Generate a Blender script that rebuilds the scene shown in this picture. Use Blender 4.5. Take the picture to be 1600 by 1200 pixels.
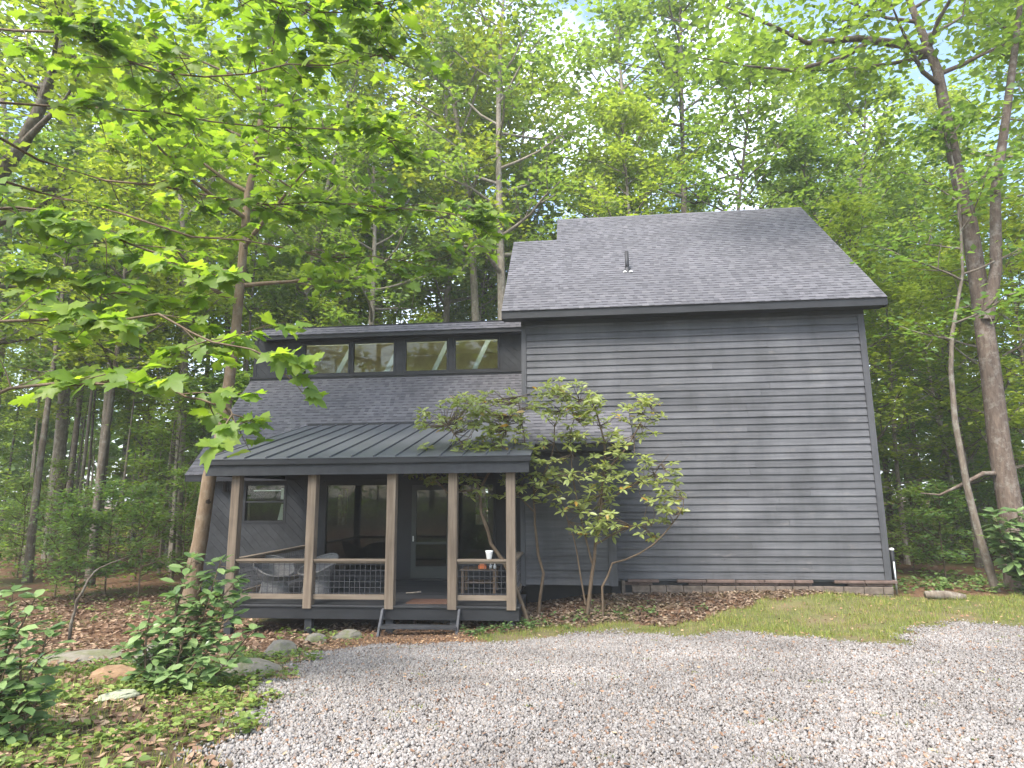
import bpy, math, random
import numpy as np
from mathutils import Vector, Matrix

for o in list(bpy.data.objects):
    bpy.data.objects.remove(o)
scene = bpy.context.scene
COL = scene.collection
R = math.radians

# ------------------------------------------------------------------ camera
CAM = np.array([0.0, 0.0, 2.6])
ROT = np.array([[0.99472942, 0.10219037, -0.00839720], [-0.02579894, 0.17018336, -0.98507464], [-0.09923608, 0.98009936, 0.17192280]])
FPX = 990.0
cam_d = bpy.data.cameras.new('camera')
cam_d.sensor_width = 36.0
cam_d.lens = FPX / 1600.0 * 36.0
cam_d.clip_start = 0.05
cam_d.clip_end = 2000.0
cam = bpy.data.objects.new('camera', cam_d)
COL.objects.link(cam)
mw = Matrix.Identity(4)
for i in range(3):
    mw[i][0] = ROT[0][i]; mw[i][1] = -ROT[1][i]; mw[i][2] = -ROT[2][i]; mw[i][3] = CAM[i]
cam.matrix_world = mw
scene.camera = cam

# ------------------------------------------------------------------ sky and sun
SUN_EL, SUN_AZ = R(56), R(-152)        # azimuth measured from +Y towards +X
world = bpy.data.worlds.new('World'); scene.world = world
world.use_nodes = True
wn, wl = world.node_tree.nodes, world.node_tree.links
bg = wn['Background']
sky = wn.new('ShaderNodeTexSky'); sky.sky_type = 'NISHITA'; sky.sun_disc = False
sky.sun_elevation = SUN_EL; sky.sun_rotation = SUN_AZ
sky.air_density = 1.0; sky.dust_density = 2.0; sky.ozone_density = 1.0
wtc = wn.new('ShaderNodeTexCoord')
wno = wn.new('ShaderNodeTexNoise'); wno.inputs['Scale'].default_value = 2.6
wno.inputs['Detail'].default_value = 6.0; wno.inputs['Roughness'].default_value = 0.6
wl.new(wtc.outputs['Generated'], wno.inputs['Vector'])
wra = wn.new('ShaderNodeValToRGB')
wra.color_ramp.elements[0].position = 0.47; wra.color_ramp.elements[0].color = (0.0, 0.0, 0.0, 1)
wra.color_ramp.elements[1].position = 0.74; wra.color_ramp.elements[1].color = (0.9, 0.9, 0.9, 1)
wl.new(wno.outputs['Fac'], wra.inputs['Fac'])
wmx = wn.new('ShaderNodeMixRGB'); wmx.inputs['Color2'].default_value = (11.0, 11.7, 13.0, 1)
wl.new(wra.outputs['Color'], wmx.inputs['Fac']); wl.new(sky.outputs['Color'], wmx.inputs['Color1'])
wl.new(wmx.outputs['Color'], bg.inputs['Color'])
bg.inputs['Strength'].default_value = 0.15
sun_d = bpy.data.lights.new('sun', 'SUN'); sun_d.energy = 2.5; sun_d.angle = R(24); sun_d.color = (1.0, 0.95, 0.86)
sun = bpy.data.objects.new('sun', sun_d); COL.objects.link(sun)
sd = Vector((math.cos(SUN_EL) * math.sin(SUN_AZ), math.cos(SUN_EL) * math.cos(SUN_AZ), math.sin(SUN_EL)))
sun.rotation_euler = sd.to_track_quat('Z', 'Y').to_euler()
sun.location = (-20, 0, 40)

vs = scene.view_settings
vs.view_transform = 'Standard'; vs.look = 'None'; vs.gamma = 1.0; vs.use_curve_mapping = False
vs.exposure = 1.8
cy = scene.cycles
cy.max_bounces = 8; cy.diffuse_bounces = 6; cy.glossy_bounces = 3; cy.transmission_bounces = 4
cy.transparent_max_bounces = 12; cy.use_denoising = True
try:
    cy.denoiser = 'OPENIMAGEDENOISE'
except Exception:
    pass
cy.sample_clamp_indirect = 6.0

# ------------------------------------------------------------------ helpers
def tag(o, label=None, cat=None, group=None, kind=None):
    if label: o['label'] = label
    if cat: o['category'] = cat
    if group: o['group'] = group
    if kind: o['kind'] = kind
    return o

def link(o, parent=None):
    COL.objects.link(o)
    if parent is not None:
        o.parent = parent
    return o

def empty(name, loc, label=None, cat=None, group=None):
    o = bpy.data.objects.new(name, None)
    o.empty_display_size = 0.3
    o.location = loc
    COL.objects.link(o)
    return tag(o, label, cat, group)

def np_mesh(name, V, F, mat, smooth=False):
    """V (n,3), F (m,k) all faces with k corners."""
    V = np.asarray(V, np.float32); F = np.asarray(F, np.int32)
    m = bpy.data.meshes.new(name)
    k = F.shape[1]
    m.vertices.add(len(V)); m.vertices.foreach_set('co', V.ravel())
    m.loops.add(F.size); m.loops.foreach_set('vertex_index', F.ravel())
    m.polygons.add(len(F)); m.polygons.foreach_set('loop_start', np.arange(0, F.size, k, dtype=np.int32))
    try:
        m.polygons.foreach_set('loop_total', np.full(len(F), k, np.int32))
    except Exception:
        pass
    if smooth:
        m.polygons.foreach_set('use_smooth', np.ones(len(F), bool))
    m.update(calc_edges=True)
    m.materials.append(mat)
    return m

def ob(name, mesh, parent=None, loc=None):
    o = bpy.data.objects.new(name, mesh)
    link(o, parent)
    if loc is not None:
        o.location = loc
    return o

class MB:
    """collects faces and links them as one mesh object; o is the origin that the vertices are made relative to"""
    def __init__(self):
        self.v = []; self.f = []
    def poly(self, pts):
        n = len(self.v); self.v += [tuple(p) for p in pts]; self.f.append(tuple(range(n, n + len(pts))))
        return self
    def box(self, x0, x1, y0, y1, z0, z1):
        n = len(self.v)
        self.v += [(x0, y0, z0), (x1, y0, z0), (x1, y1, z0), (x0, y1, z0), (x0, y0, z1), (x1, y0, z1), (x1, y1, z1), (x0, y1, z1)]
        self.f += [(n, n+3, n+2, n+1), (n+4, n+5, n+6, n+7), (n, n+1, n+5, n+4), (n+1, n+2, n+6, n+5), (n+2, n+3, n+7, n+6), (n+3, n, n+4, n+7)]
        return self
    def cbox(self, x0, x1, y0, y1, z0, z1, c=0.006):
        """box with its vertical and top edges chamfered"""
        n = len(self.v)
        ring = lambda i, z: [(x0+c+i, y0+i, z), (x1-c-i, y0+i, z), (x1-i, y0+c+i, z), (x1-i, y1-c-i, z), (x1-c-i, y1-i, z), (x0+c+i, y1-i, z), (x0+i, y1-c-i, z), (x0+i, y0+c+i, z)]
        self.v += ring(0, z0) + ring(0, z1 - c) + ring(c, z1)
        self.f.append(tuple(reversed(range(n, n+8))))
        for k in range(2):
            a = n + 8 * k
            for i in range(8):
                j = (i + 1) % 8
                self.f.append((a+i, a+j, a+8+j, a+8+i))
        self.f.append(tuple(range(n+16, n+24)))
        return self
    def extrude(self, pts, d):
        """closed polygon pts (3D, planar) extruded by vector d"""
        n = len(self.v); k = len(pts); d = Vector(d)
        a = [Vector(p) for p in pts]
        self.v += [tuple(p) for p in a] + [tuple(p + d) for p in a]
        nrm = Vector((0, 0, 0))
        for i in range(k):
            nrm += a[i].cross(a[(i+1) % k])
        flip = nrm.dot(d) > 0
        f = [tuple(range(n, n+k)), tuple(reversed(range(n+k, n+2*k)))]
        for i in range(k):
            j = (i+1) % k
            f.append((n+j, n+i, n+k+i, n+k+j))
        if flip:
            f = [tuple(reversed(q)) for q in f]
        self.f += f
        return self
    def bar(self, a, b, w, h, up=(0, 0, 1)):
        """rectangular bar from a to b, width w (sideways) and height h"""
        a = Vector(a); b = Vector(b); d = (b - a).normalized()
        s = d.cross(Vector(up))
        if s.length < 1e-4: s = d.cross(Vector((0, 1, 0)))
        s.normalize(); u = s.cross(d)
        p = [a + s*w/2*i + u*h/2*j for i, j in ((-1, -1), (1, -1), (1, 1), (-1, 1))]
        return self.extrude(p, b - a)
    def tube(self, pts, radii, n=8, cap=True):
        pts = [Vector(p) for p in pts]
        if not hasattr(radii, '__len__'): radii = [radii] * len(pts)
        base = len(self.v); ref = Vector((0.31, 0.95, 0.05))
        for i, p in enumerate(pts):
            t = (pts[min(i+1, len(pts)-1)] - pts[max(i-1, 0)])
            if t.length < 1e-6: t = Vector((0, 0, 1))
            t.normalize()
            s = t.cross(ref)
            if s.length < 0.05: s = t.cross(Vector((1, 0, 0)))
            s.normalize(); u = s.cross(t)
            for k in range(n):
                a = 2 * math.pi * k / n
                self.v.append(tuple(p + (s * math.cos(a) + u * math.sin(a)) * radii[i]))
        for i in range(len(pts) - 1):
            for k in range(n):
                q = (k+1) % n
                self.f.append((base+i*n+k, base+(i+1)*n+k, base+(i+1)*n+q, base+i*n+q))
        if cap:
            self.f.append(tuple(base+k for k in range(n)))
            self.f.append(tuple(reversed([base+(len(pts)-1)*n+k for k in range(n)])))
        return self
    def lathe(self, c, prof, n=20, sy=1.0):
        base = len(self.v)
        for r, z in prof:
            for k in range(n):
                a = 2 * math.pi * k / n
                self.v.append((c[0] + r*math.cos(a), c[1] + r*sy*math.sin(a), c[2] + z))
        for i in range(len(prof)-1):
            for k in range(n):
                q = (k+1) % n
                self.f.append((base+i*n+k, base+i*n+q, base+(i+1)*n+q, base+(i+1)*n+k))
        return self
    def mesh(self, name, mat, smooth=False, o=(0, 0, 0)):
        m = bpy.data.meshes.new(name)
        m.from_pydata([(a-o[0], b-o[1], c-o[2]) for a, b, c in self.v], [], self.f)
        if smooth:
            for p in m.polygons: p.use_smooth = True
        m.update(); m.materials.append(mat)
        return m
    def build(self, name, mat, parent=None, smooth=False, local=False):
        """world-space vertices; parent's location is subtracted unless they are local already"""
        o = (0, 0, 0)
        p = parent
        if not local:
            acc = Vector((0, 0, 0))
            while p is not None:
                acc += p.location; p = p.parent
            o = acc
        return ob(name, self.mesh(name, mat, smooth, o), parent)

# ------------------------------------------------------------------ materials
def nmat(name):
    m = bpy.data.materials.new(name); m.use_nodes = True
    nt = m.node_tree; b = nt.nodes['Principled BSDF']
    return m, nt.nodes, nt.links, b

def noise(n, l, scale, detail=4, rough=0.6, vec=None, stretch=None, coord='Object'):
    t = n.new('ShaderNodeTexNoise'); t.inputs['Scale'].default_value = scale
    t.inputs['Detail'].default_value = detail; t.inputs['Roughness'].default_value = rough
    if vec is None:
        tc = n.new('ShaderNodeTexCoord') if coord != 'Position' else n.new('ShaderNodeNewGeometry')
        out = tc.outputs[coord]
    else:
        out = vec
    if stretch:
        mp = n.new('ShaderNodeMapping'); mp.inputs['Scale'].default_value = stretch
        l.new(out, mp.inputs['Vector']); out = mp.outputs['Vector']
    l.new(out, t.inputs['Vector'])
    return t.outputs['Fac']

def ramp(n, l, fac, stops):
    r = n.new('ShaderNodeValToRGB'); e = r.color_ramp.elements
    while len(e) < len(stops): e.new(0.5)
    for i, (p, c) in enumerate(stops):
        e[i].position = p; e[i].color = (c[0], c[1], c[2], 1) if hasattr(c, '__len__') else (c, c, c, 1)
    l.new(fac, r.inputs['Fac'])
    return r.outputs['Color']

def mix(n, l, a, b, fac, mode='MIX'):
    m = n.new('ShaderNodeMixRGB'); m.blend_type = mode
    for sock, val in (('Color1', a), ('Color2', b), ('Fac', fac)):
        if hasattr(val, 'links') or hasattr(val, 'is_output'): l.new(val, m.inputs[sock])
        elif hasattr(val, '__len__'): m.inputs[sock].default_value = (val[0], val[1], val[2], 1)
        elif sock != 'Fac': m.inputs[sock].default_value = (val, val, val, 1)
        else: m.inputs[sock].default_value = val
    return m.outputs['Color']

def bump(n, l, b, h, strength=0.3, dist=0.01):
    bp = n.new('ShaderNodeBump'); bp.inputs['Strength'].default_value = strength; bp.inputs['Distance'].default_value = dist
    l.new(h, bp.inputs['Height']); l.new(bp.outputs['Normal'], b.inputs['Normal'])

def objrand(n):
    return n.new('ShaderNodeObjectInfo').outputs['Random']

def islandrand(n):
    return n.new('ShaderNodeNewGeometry').outputs['Random Per Island']

def wood(name, dark, light, stretch, rough=0.8, spread=0.35, blot=None):
    """painted or bare timber: long grain, blotches and a tone of its own for each board"""
    m, n, l, b = nmat(name)
    pos = n.new('ShaderNodeNewGeometry').outputs['Position']
    g = noise(n, l, 6.0, 6, 0.65, pos, stretch)
    c = ramp(n, l, g, [(0.28, dark), (0.72, light)])
    p = noise(n, l, 0.9, 4, 0.6, pos)
    c = mix(n, l, c, ramp(n, l, p, [(0.3, 0.72), (0.7, 1.18)]), 1.0, 'MULTIPLY')
    rv = ramp(n, l, objrand(n), [(0.0, 1.0 - spread), (1.0, 1.0 + spread * 0.6)])
    c = mix(n, l, c, rv, 1.0, 'MULTIPLY')
    if blot:
        q = noise(n, l, 2.3, 5, 0.7, pos, (0.6, 1, 1.6))
        c = mix(n, l, c, blot, ramp(n, l, q, [(0.60, 0.0), (0.74, 0.55)]))
    if blot:
        q = noise(n, l, 1.1, 5, 0.7, pos, (1.5, 1, 0.35))
        c = mix(n, l, c, ramp(n, l, q, [(0.34, 0.62), (0.5, 1.0), (0.72, 1.16)]), 0.5, 'MULTIPLY')
        q = noise(n, l, 3.2, 4, 0.65, pos, (0.7, 1, 3.2))
        c = mix(n, l, c, (0.02, 0.02, 0.023), ramp(n, l, q, [(0.685, 0.0), (0.74, 0.7)]))
    l.new(c, b.inputs['Base Color']); b.inputs['Roughness'].default_value = rough
    b.inputs['Specular IOR Level'].default_value = 0.3
    bump(n, l, b, g, 0.25, 0.004)
    return m

def plain(name, col, rough=0.6, var=0.2, scale=3.0, metal=0.0, spec=0.4, bumpy=0.0):
    m, n, l, b = nmat(name)
    f = noise(n, l, scale, 5, 0.6, coord='Position')
    c = mix(n, l, col, ramp(n, l, f, [(0.3, 1.0 - var), (0.7, 1.0 + var)]), 1.0, 'MULTIPLY')
    l.new(c, b.inputs['Base Color'])
    b.inputs['Roughness'].default_value = rough; b.inputs['Metallic'].default_value = metal
    b.inputs['Specular IOR Level'].default_value = spec
    if bumpy:
        bump(n, l, b, noise(n, l, 60.0, 3, 0.6, coord='Position'), bumpy, 0.004)
    return m

M = {}
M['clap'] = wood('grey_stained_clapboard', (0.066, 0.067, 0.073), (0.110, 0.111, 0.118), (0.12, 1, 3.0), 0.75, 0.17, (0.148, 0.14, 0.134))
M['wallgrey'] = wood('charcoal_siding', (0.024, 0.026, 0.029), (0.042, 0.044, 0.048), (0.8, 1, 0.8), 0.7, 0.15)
M['trim'] = wood('charcoal_trim', (0.017, 0.018, 0.020), (0.029, 0.030, 0.033), (0.3, 1, 1), 0.6, 0.12)
M['corner'] = wood('grey_corner_board', (0.052, 0.053, 0.058), (0.082, 0.083, 0.089), (2, 2, 0.15), 0.7, 0.1)
M['black'] = plain('near_black_paint_and_shade', (0.012, 0.012, 0.015), 0.5, 0.2)  # dark paint; on the porch front wall it stands in for shade
M['post'] = wood('weathered_tan_timber', (0.10, 0.075, 0.053), (0.235, 0.185, 0.138), (3.0, 3.0, 0.16), 0.85, 0.12)
M['rail'] = wood('weathered_tan_rail', (0.15, 0.115, 0.082), (0.26, 0.21, 0.16), (0.16, 3.0, 3.0), 0.85, 0.12)
M['deck'] = wood('grey_deck_paint', (0.026, 0.027, 0.030), (0.052, 0.053, 0.056), (0.3, 2, 2), 0.6, 0.25, (0.07, 0.058, 0.048))
M['metal'] = plain('charcoal_roof_metal', (0.088, 0.093, 0.103), 0.45, 0.12, 1.2, 0.15, 0.5)
M['concrete'] = plain('mossy_block', (0.13, 0.105, 0.085), 0.95, 0.35, 7.0, 0, 0.2, 0.5)
M['brick'] = plain('brown_sill_block', (0.12, 0.085, 0.072), 0.9, 0.35, 6.0, 0, 0.2, 0.5)
M['white'] = plain('white_paint', (0.72, 0.72, 0.70), 0.5, 0.05)
M['interior'] = plain('dark_panelled_interior', (0.045, 0.036, 0.03), 0.8, 0.3)
M['loft'] = plain('pale_pine_lining', (0.62, 0.54, 0.36), 0.7, 0.15)
M['wire'] = plain('grey_wire', (0.06, 0.06, 0.066), 0.5, 0.1, 3, 0.2)
M['wicker'] = plain('grey_wicker', (0.19, 0.183, 0.175), 0.8, 0.35, 40.0, 0, 0.3, 0.7)
M['galv'] = plain('galvanised_metal', (0.55, 0.56, 0.57), 0.35, 0.1, 5, 0.7)
M['lead'] = plain('dark_pipe', (0.022, 0.022, 0.026), 0.6, 0.2)

m, n, l, b = nmat('asphalt_shingle')
pos = n.new('ShaderNodeNewGeometry').outputs['Position']
tab = n.new('ShaderNodeMixRGB'); tab.inputs['Fac'].default_value = 0.5
ir = islandrand(n); orr = objrand(n)
add = n.new('ShaderNodeMath'); add.operation = 'ADD'; l.new(ir, add.inputs[0]); l.new(orr, add.inputs[1])
frac = n.new('ShaderNodeMath'); frac.operation = 'FRACT'; l.new(add.outputs[0], frac.inputs[0])
c = ramp(n, l, frac.outputs[0], [(0.0, (0.066, 0.065, 0.073)), (0.25, (0.087, 0.086, 0.096)), (0.75, (0.098, 0.096, 0.107)), (1.0, (0.114, 0.111, 0.121))])
g = noise(n, l, 260.0, 2, 0.7, pos)
c = mix(n, l, c, ramp(n, l, g, [(0.3, 0.6), (0.7, 1.4)]), 1.0, 'MULTIPLY')
p = noise(n, l, 0.6, 4, 0.6, pos)
c = mix(n, l, c, ramp(n, l, p, [(0.3, 0.84), (0.7, 1.14)]), 1.0, 'MULTIPLY')
l.new(c, b.inputs['Base Color']); b.inputs['Roughness'].default_value = 0.85; b.inputs['Specular IOR Level'].default_value = 0.35
bump(n, l, b, g, 0.5, 0.003)
M['shingle'] = m
M['shingle_band'] = plain('shingle_shadow_band', (0.052, 0.051, 0.059), 0.9, 0.3, 9.0)

m = bpy.data.materials.new('window_glass'); m.use_nodes = True
n, l = m.node_tree.nodes, m.node_tree.links
n.remove(n['Principled BSDF'])
tr = n.new('ShaderNodeBsdfTransparent'); tr.inputs['Color'].default_value = (0.80, 0.84, 0.80, 1)
gl = n.new('ShaderNodeBsdfGlossy'); gl.inputs['Roughness'].default_value = 0.02; gl.inputs['Color'].default_value = (1, 1, 1, 1)
fr = n.new('ShaderNodeFresnel'); fr.inputs['IOR'].default_value = 1.4
mx = n.new('ShaderNodeMixShader')
l.new(fr.outputs[0], mx.inputs[0]); l.new(tr.outputs[0], mx.inputs[1]); l.new(gl.outputs[0], mx.inputs[2])
l.new(mx.outputs[0], n['Material Output'].inputs['Surface'])
M['glass'] = m
# ------------------------------------------------------------------ the cabin
rng = random.Random(7)
cabin = empty('cabin', (-1.5, 16.0, 0.2), 'dark grey timber cabin with a tall clapboard wing and a low porch wing', 'cabin')
CL = Vector(cabin.location)
TX0, TX1, TY, TZ0 = -1.36, 7.10, 15.90, 0.60
TAN = 0.9425; TH = math.atan(TAN)
EY, EZ = 15.45, 7.20
RY = 20.30; RZ = EZ + (RY - EY) * TAN
LX, LRY = -0.46, 18.85; LRZ = EZ + (LRY - EY) * TAN     # the lower ridge at the left end
BY = 2 * RY - TY

def clip(poly, axis, lim, keep_less):
    out = []
    for i in range(len(poly)):
        a, b = poly[i], poly[(i+1) % len(poly)]
        ia = (a[axis] <= lim) if keep_less else (a[axis] >= lim)
        ib = (b[axis] <= lim) if keep_less else (b[axis] >= lim)
        if ia: out.append(a)
        if ia != ib:
            t = (lim - a[axis]) / (b[axis] - a[axis])
            out.append((a[0] + (b[0]-a[0])*t, a[1] + (b[1]-a[1])*t))
    return out

def diagonal_planks(parent, rects, y, mat, w=0.19, name='plank'):
    """boards laid at 45 degrees, falling to the right, cut to each rectangle (x0,x1,z0,z1)"""
    s = w * math.sqrt(2)
    for (x0, x1, z0, z1) in rects:
        k0 = math.floor((x0 + z0) / s) - 1; k1 = math.ceil((x1 + z1) / s) + 1
        for k in range(k0, k1):
            c0, c1 = k * s + 0.006, (k + 1) * s - 0.006
            q = [(x0 - 9, c0 - x0 + 9), (x0 - 9, c1 - x0 + 9), (x1 + 9, c1 - x1 - 9), (x1 + 9, c0 - x1 - 9)]
            for ax, lim, less in ((0, x0, False), (0, x1, True), (1, z0, False), (1, z1, True)):
                if len(q) >= 3: q = clip(q, ax, lim, less)
            if len(q) < 3: continue
            d = 0.016 + rng.uniform(-0.002, 0.002)
            MB().extrude([(a, y, c) for a, c in q], (0, -d, 0)).build(name, mat, parent)

# ---- tall wing: closed body with gables, then boards
tw = MB()
prof = [(TY + 0.02, TZ0 - 0.05), (BY, TZ0 - 0.05), (BY, EZ + (TY - EY) * TAN - 0.22), (RY, RZ - 0.22), (TY + 0.02, EZ + (TY + 0.02 - EY) * TAN - 0.22)]
tw.extrude([(LX + 0.3, y, z) for y, z in prof], (TX1 - 0.02 - LX - 0.3, 0, 0))
LB = 2 * LRY - TY
prof = [(TY + 0.02, TZ0 - 0.05), (LB, TZ0 - 0.05), (LB, EZ + (TY - EY) * TAN - 0.22), (LRY, LRZ - 0.22), (TY + 0.02, EZ + (TY + 0.02 - EY) * TAN - 0.22)]
tw.extrude([(TX0 + 0.02, y, z) for y, z in prof], (LX + 0.298 - TX0 - 0.02, 0, 0))
tall = tw.build('tall_wall', M['clap'], cabin)

def clapboards(parent, x0, x1, z0, z1, y, expo, mat, joints=True, seed=1):
    r = random.Random(seed)
    nc = int(math.ceil((z1 - z0) / expo))
    for i in range(nc):
        za = z0 + i * expo; zb = min(za + expo + 0.02, z1)
        cuts = [x0]
        if joints and r.random() < 0.9:
            cuts.append(r.uniform(x0 + 1.2, x1 - 1.2))
            if x1 - x0 > 5 and r.random() < 0.5:
                c2 = r.uniform(x0 + 1.2, x1 - 1.2)
                if abs(c2 - cuts[-1]) > 1.0: cuts.append(c2)
        cuts = sorted(cuts) + [x1]
        for a, b_ in zip(cuts[:-1], cuts[1:]):
            a += 0.002; b_ -= 0.002
            k = max(2, int((b_ - a) / 0.35))
            ph = r.uniform(0, 6.3); amp = r.uniform(0.002, 0.007)
            mb = MB(); out = r.uniform(-0.003, 0.003)
            for j in range(k + 1):
                x = a + (b_ - a) * j / k
                w = amp * math.sin(x * 1.7 + ph) + r.uniform(-0.0018, 0.0018)
                o = 0.046 + out + w * 0.6
                mb.v += [(x, y - o, za + w), (x, y - o + 0.016, za + w), (x, y - 0.003, zb), (x, y - 0.016, zb)]
            for j in range(k):
                p = 4 * j
                mb.f += [(p, p+1, p+5, p+4), (p+3, p, p+4, p+7), (p+2, p+3, p+7, p+6)]
            mb.f += [(0, 3, 2, 1), (4*k, 4*k+1, 4*k+2, 4*k+3)]
            mb.build('clapboard', mat, parent)

EXP = 0.1735
clapboards(tall, TX0 + 0.13, TX1 - 0.15, TZ0, 7.10, TY + 0.02, EXP, M['clap'], True, 3)
for xa, xb in ((TX0, TX0 + 0.125), (TX1 - 0.145, TX1)):
    MB().box(xa, xb, TY - 0.032, TY + 0.05, TZ0 - 0.005, 7.12).build('corner_board', M['corner'], tall)

# ---- tall roof
def roof_plane(y): return EZ + (y - EY) * TAN
nrm = Vector((0, -math.sin(TH), math.cos(TH)))
slab = MB()
dn = -nrm * 0.15
slab.extrude([(-1.82, EY, EZ), (7.50, EY, EZ), (7.50, RY, RZ), (LX, RY, RZ), (LX, LRY, LRZ), (-1.82, LRY, LRZ)], dn)
slab.extrude([(LX, RY + 0.004, RZ), (7.50, RY + 0.004, RZ), (7.50, BY + 0.45, EZ), (LX, BY + 0.45, EZ)], (0, -0.1, -0.11))
slab.extrude([(-1.82, LRY + 0.004, LRZ), (LX - 0.004, LRY + 0.004, LRZ), (LX - 0.004, LB + 0.45, EZ), (-1.82, LB + 0.45, EZ)], (0, -0.1, -0.11))
troof = slab.build('tall_roof', M['shingle'], cabin)
MB().box(-1.80, 7.48, EY + 0.012, EY + 0.045, EZ - 0.20, EZ - 0.004).build('fascia', M['trim'], troof)
MB().box(-1.80, 7.48, EY + 0.046, TY - 0.03, EZ - 0.185, EZ - 0.165).build('soffit', M['trim'], troof)
MB().box(TX0 + 0.0, TX1, TY - 0.05, TY - 0.027, EZ - 0.29, EZ - 0.187).build('frieze_board', M['trim'], troof)
for x in (-1.82, 7.47):
    y1, z1 = (LRY, LRZ) if x < 0 else (RY, RZ)
    MB().extrude([(x, EY + 0.01, EZ - 0.012), (x, y1, z1 - 0.012), (x, y1, z1 - 0.21), (x, EY + 0.2, EZ - 0.21), (x, EY + 0.01, EZ - 0.19)], (0.03, 0, 0)).build('rake_board', M['trim'], troof)
MB().extrude([(LX, RY - 0.13, RZ - 0.112), (LX, RY, RZ + 0.022), (LX, RY + 0.13, RZ - 0.10), (LX, RY + 0.13, RZ - 0.13), (LX, RY, RZ - 0.01), (LX, RY - 0.13, RZ - 0.135)], (7.49 - LX, 0, 0)).build('ridge_cap', M['shingle'], troof)

TABW = (0.12, 0.14, 0.165, 0.20)
TABT = (0.0065, 0.008)     # the second kind carries the dark band of the laminated shingle
def tab_geo(w, t, L=0.175):
    q = 0.050; tq = t + (0.0015 - t) * q / L
    V = np.array([(0, 0, 0), (w, 0, 0), (w, L, 0), (0, L, 0), (0, 0, t), (w, 0, t), (w, q, tq), (0, q, tq), (w, L, 0.0015), (0, L, 0.0015)], float)
    F = np.array([(7, 6, 8, 9), (4, 5, 6, 7), (0, 1, 5, 4)])
    return V, F
TABM = {}
for w in TABW:
    for t in TABT:
        V, F = tab_geo(w - 0.004, t)
        TABM[(w, t)] = np_mesh('shingle', V, F, M['shingle'])
        TABM[(w, t)].materials.append(M['shingle_band'])
        if t == TABT[1]: TABM[(w, t)].polygons[1].material_index = 1; TABM[(w, t)].polygons[2].material_index = 1

def shingles(parent, y0, z0, th, slope_len, span, seed, keep=300, expo=0.145, skip=None, lift=0.004):
    """courses of laminated tabs on the plane that rises from (y0,z0); span(s) gives the x range at slope distance s"""
    r = random.Random(seed)
    ct, st = math.cos(th), math.sin(th)
    tabs = []
    s = -0.02
    while s < slope_len - 0.03:
        xa, xb = span(s)
        x = xa - r.uniform(0, 0.1); thick = r.random() < 0.5
        while x < xb - 0.03:
            w = r.choice(TABW)
            if x < xa: x = xa
            if x + w > xb: w = xb - x
            t = TABT[1] if thick else TABT[0]
            thick = (not thick and r.random() < 0.84)
            if not (skip and skip(x + w / 2, y0 + s * ct)):
                tabs.append((x, y0 + s * ct - st * lift, z0 + s * st + ct * lift, w, t))
            x += w
        s += expo
    tabs.sort(key=lambda q: (q[0]) ** 2 + q[1] ** 2 + (q[2] - 2.6) ** 2)
    # the tabs that show largest are parts of their own
    tabs.sort(key=lambda q: q[3] not in TABW)
    keep = min(keep, sum(q[3] in TABW for q in tabs))
    for x, y, z, w, t in tabs[:keep]:
        o = ob('shingle', TABM[(w, t)], parent, Vector((x, y, z)) - CL)
        o.rotation_euler = (th + r.uniform(-0.006, 0.006), 0, 0)
    VV, FF, nb, MI = [], [], 0, []
    Rm_ = np.array([[1, 0, 0], [0, ct, -st], [0, st, ct]])
    for x, y, z, w, t in tabs[keep:]:
        V, F = tab_geo(w - 0.004, t)
        VV.append(V @ Rm_.T + np.array((x, y, z)) - np.array(CL)); FF.append(F + nb); nb += 10; MI += [0, 1, 1] if t == TABT[1] else [0, 0, 0]
    if VV:
        me = np_mesh('shingle_field', np.concatenate(VV), np.concatenate(FF), M['shingle'])
        me.materials.append(M['shingle_band']); me.polygons.foreach_set('material_index', np.array(MI, np.int32))
        tag(ob('shingle_field', me, parent), kind='stuff')

sl = (RY - EY) / math.cos(TH); sl2 = (LRY - EY) / math.cos(TH)
shingles(troof, EY, EZ, TH, sl - 0.1, lambda s: (-1.82 if s < sl2 - 0.05 else LX, 7.50), 11)

# vent pipe on the tall roof
vz = roof_plane(17.03)
vent = MB().tube([(1.52, 17.03, vz - 0.05), (1.52, 17.03, vz + 0.56)], 0.055, 12).build('vent_pipe', M['lead'], cabin, True)
MB().lathe((1.52, 17.03, vz - 0.03), [(0.11, -0.06), (0.085, 0.05), (0.05, 0.13), (0.044, 0.14)], 14).build('flashing', M['lead'], vent, True)
for dx in (-0.075, 0.085):
    yy = 16.93
    MB().lathe((1.52 + dx, yy, roof_plane(yy) + 0.012), [(0.052, 0.0), (0.05, 0.03), (0.03, 0.045), (0.001, 0.05)], 12).build('flashing_glint', M['white'], vent, True)  # white discs stand in for bright glints at the pipe's foot

# ---- bump-out beside the porch
BX1, BYF = 0.82, 15.15
bump_out = MB().box(TX0 + 0.002, BX1 - 0.02, BYF + 0.02, TY - 0.035, 0.54, 3.60).build('bump_out', M['clap'], cabin)
clapboards(bump_out, TX0 + 0.11, BX1 - 0.17, 0.55, 3.55, BYF + 0.02, 0.163, M['clap'], False, 5)
MB().box(TX0 - 0.004, TX0 + 0.105, BYF - 0.026, BYF + 0.05, 0.53, 3.57).build('corner_board', M['corner'], bump_out)
MB().box(BX1 - 0.165, BX1 + 0.03, BYF - 0.028, BYF + 0.05, 0.53, 3.57).build('corner_board', M['corner'], bump_out)
bth = math.atan(0.80)
bz1 = 3.765 + (TY - 0.035 - 14.80) * 0.80
br = MB().extrude([(TX0 + 0.0, 14.80, 3.765), (1.30, 14.80, 3.765), (1.30, TY - 0.035, bz1), (TX0, TY - 0.035, bz1)], (0, 0.08, -0.10)).build('bump_out_roof', M['shingle'], cabin)
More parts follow.
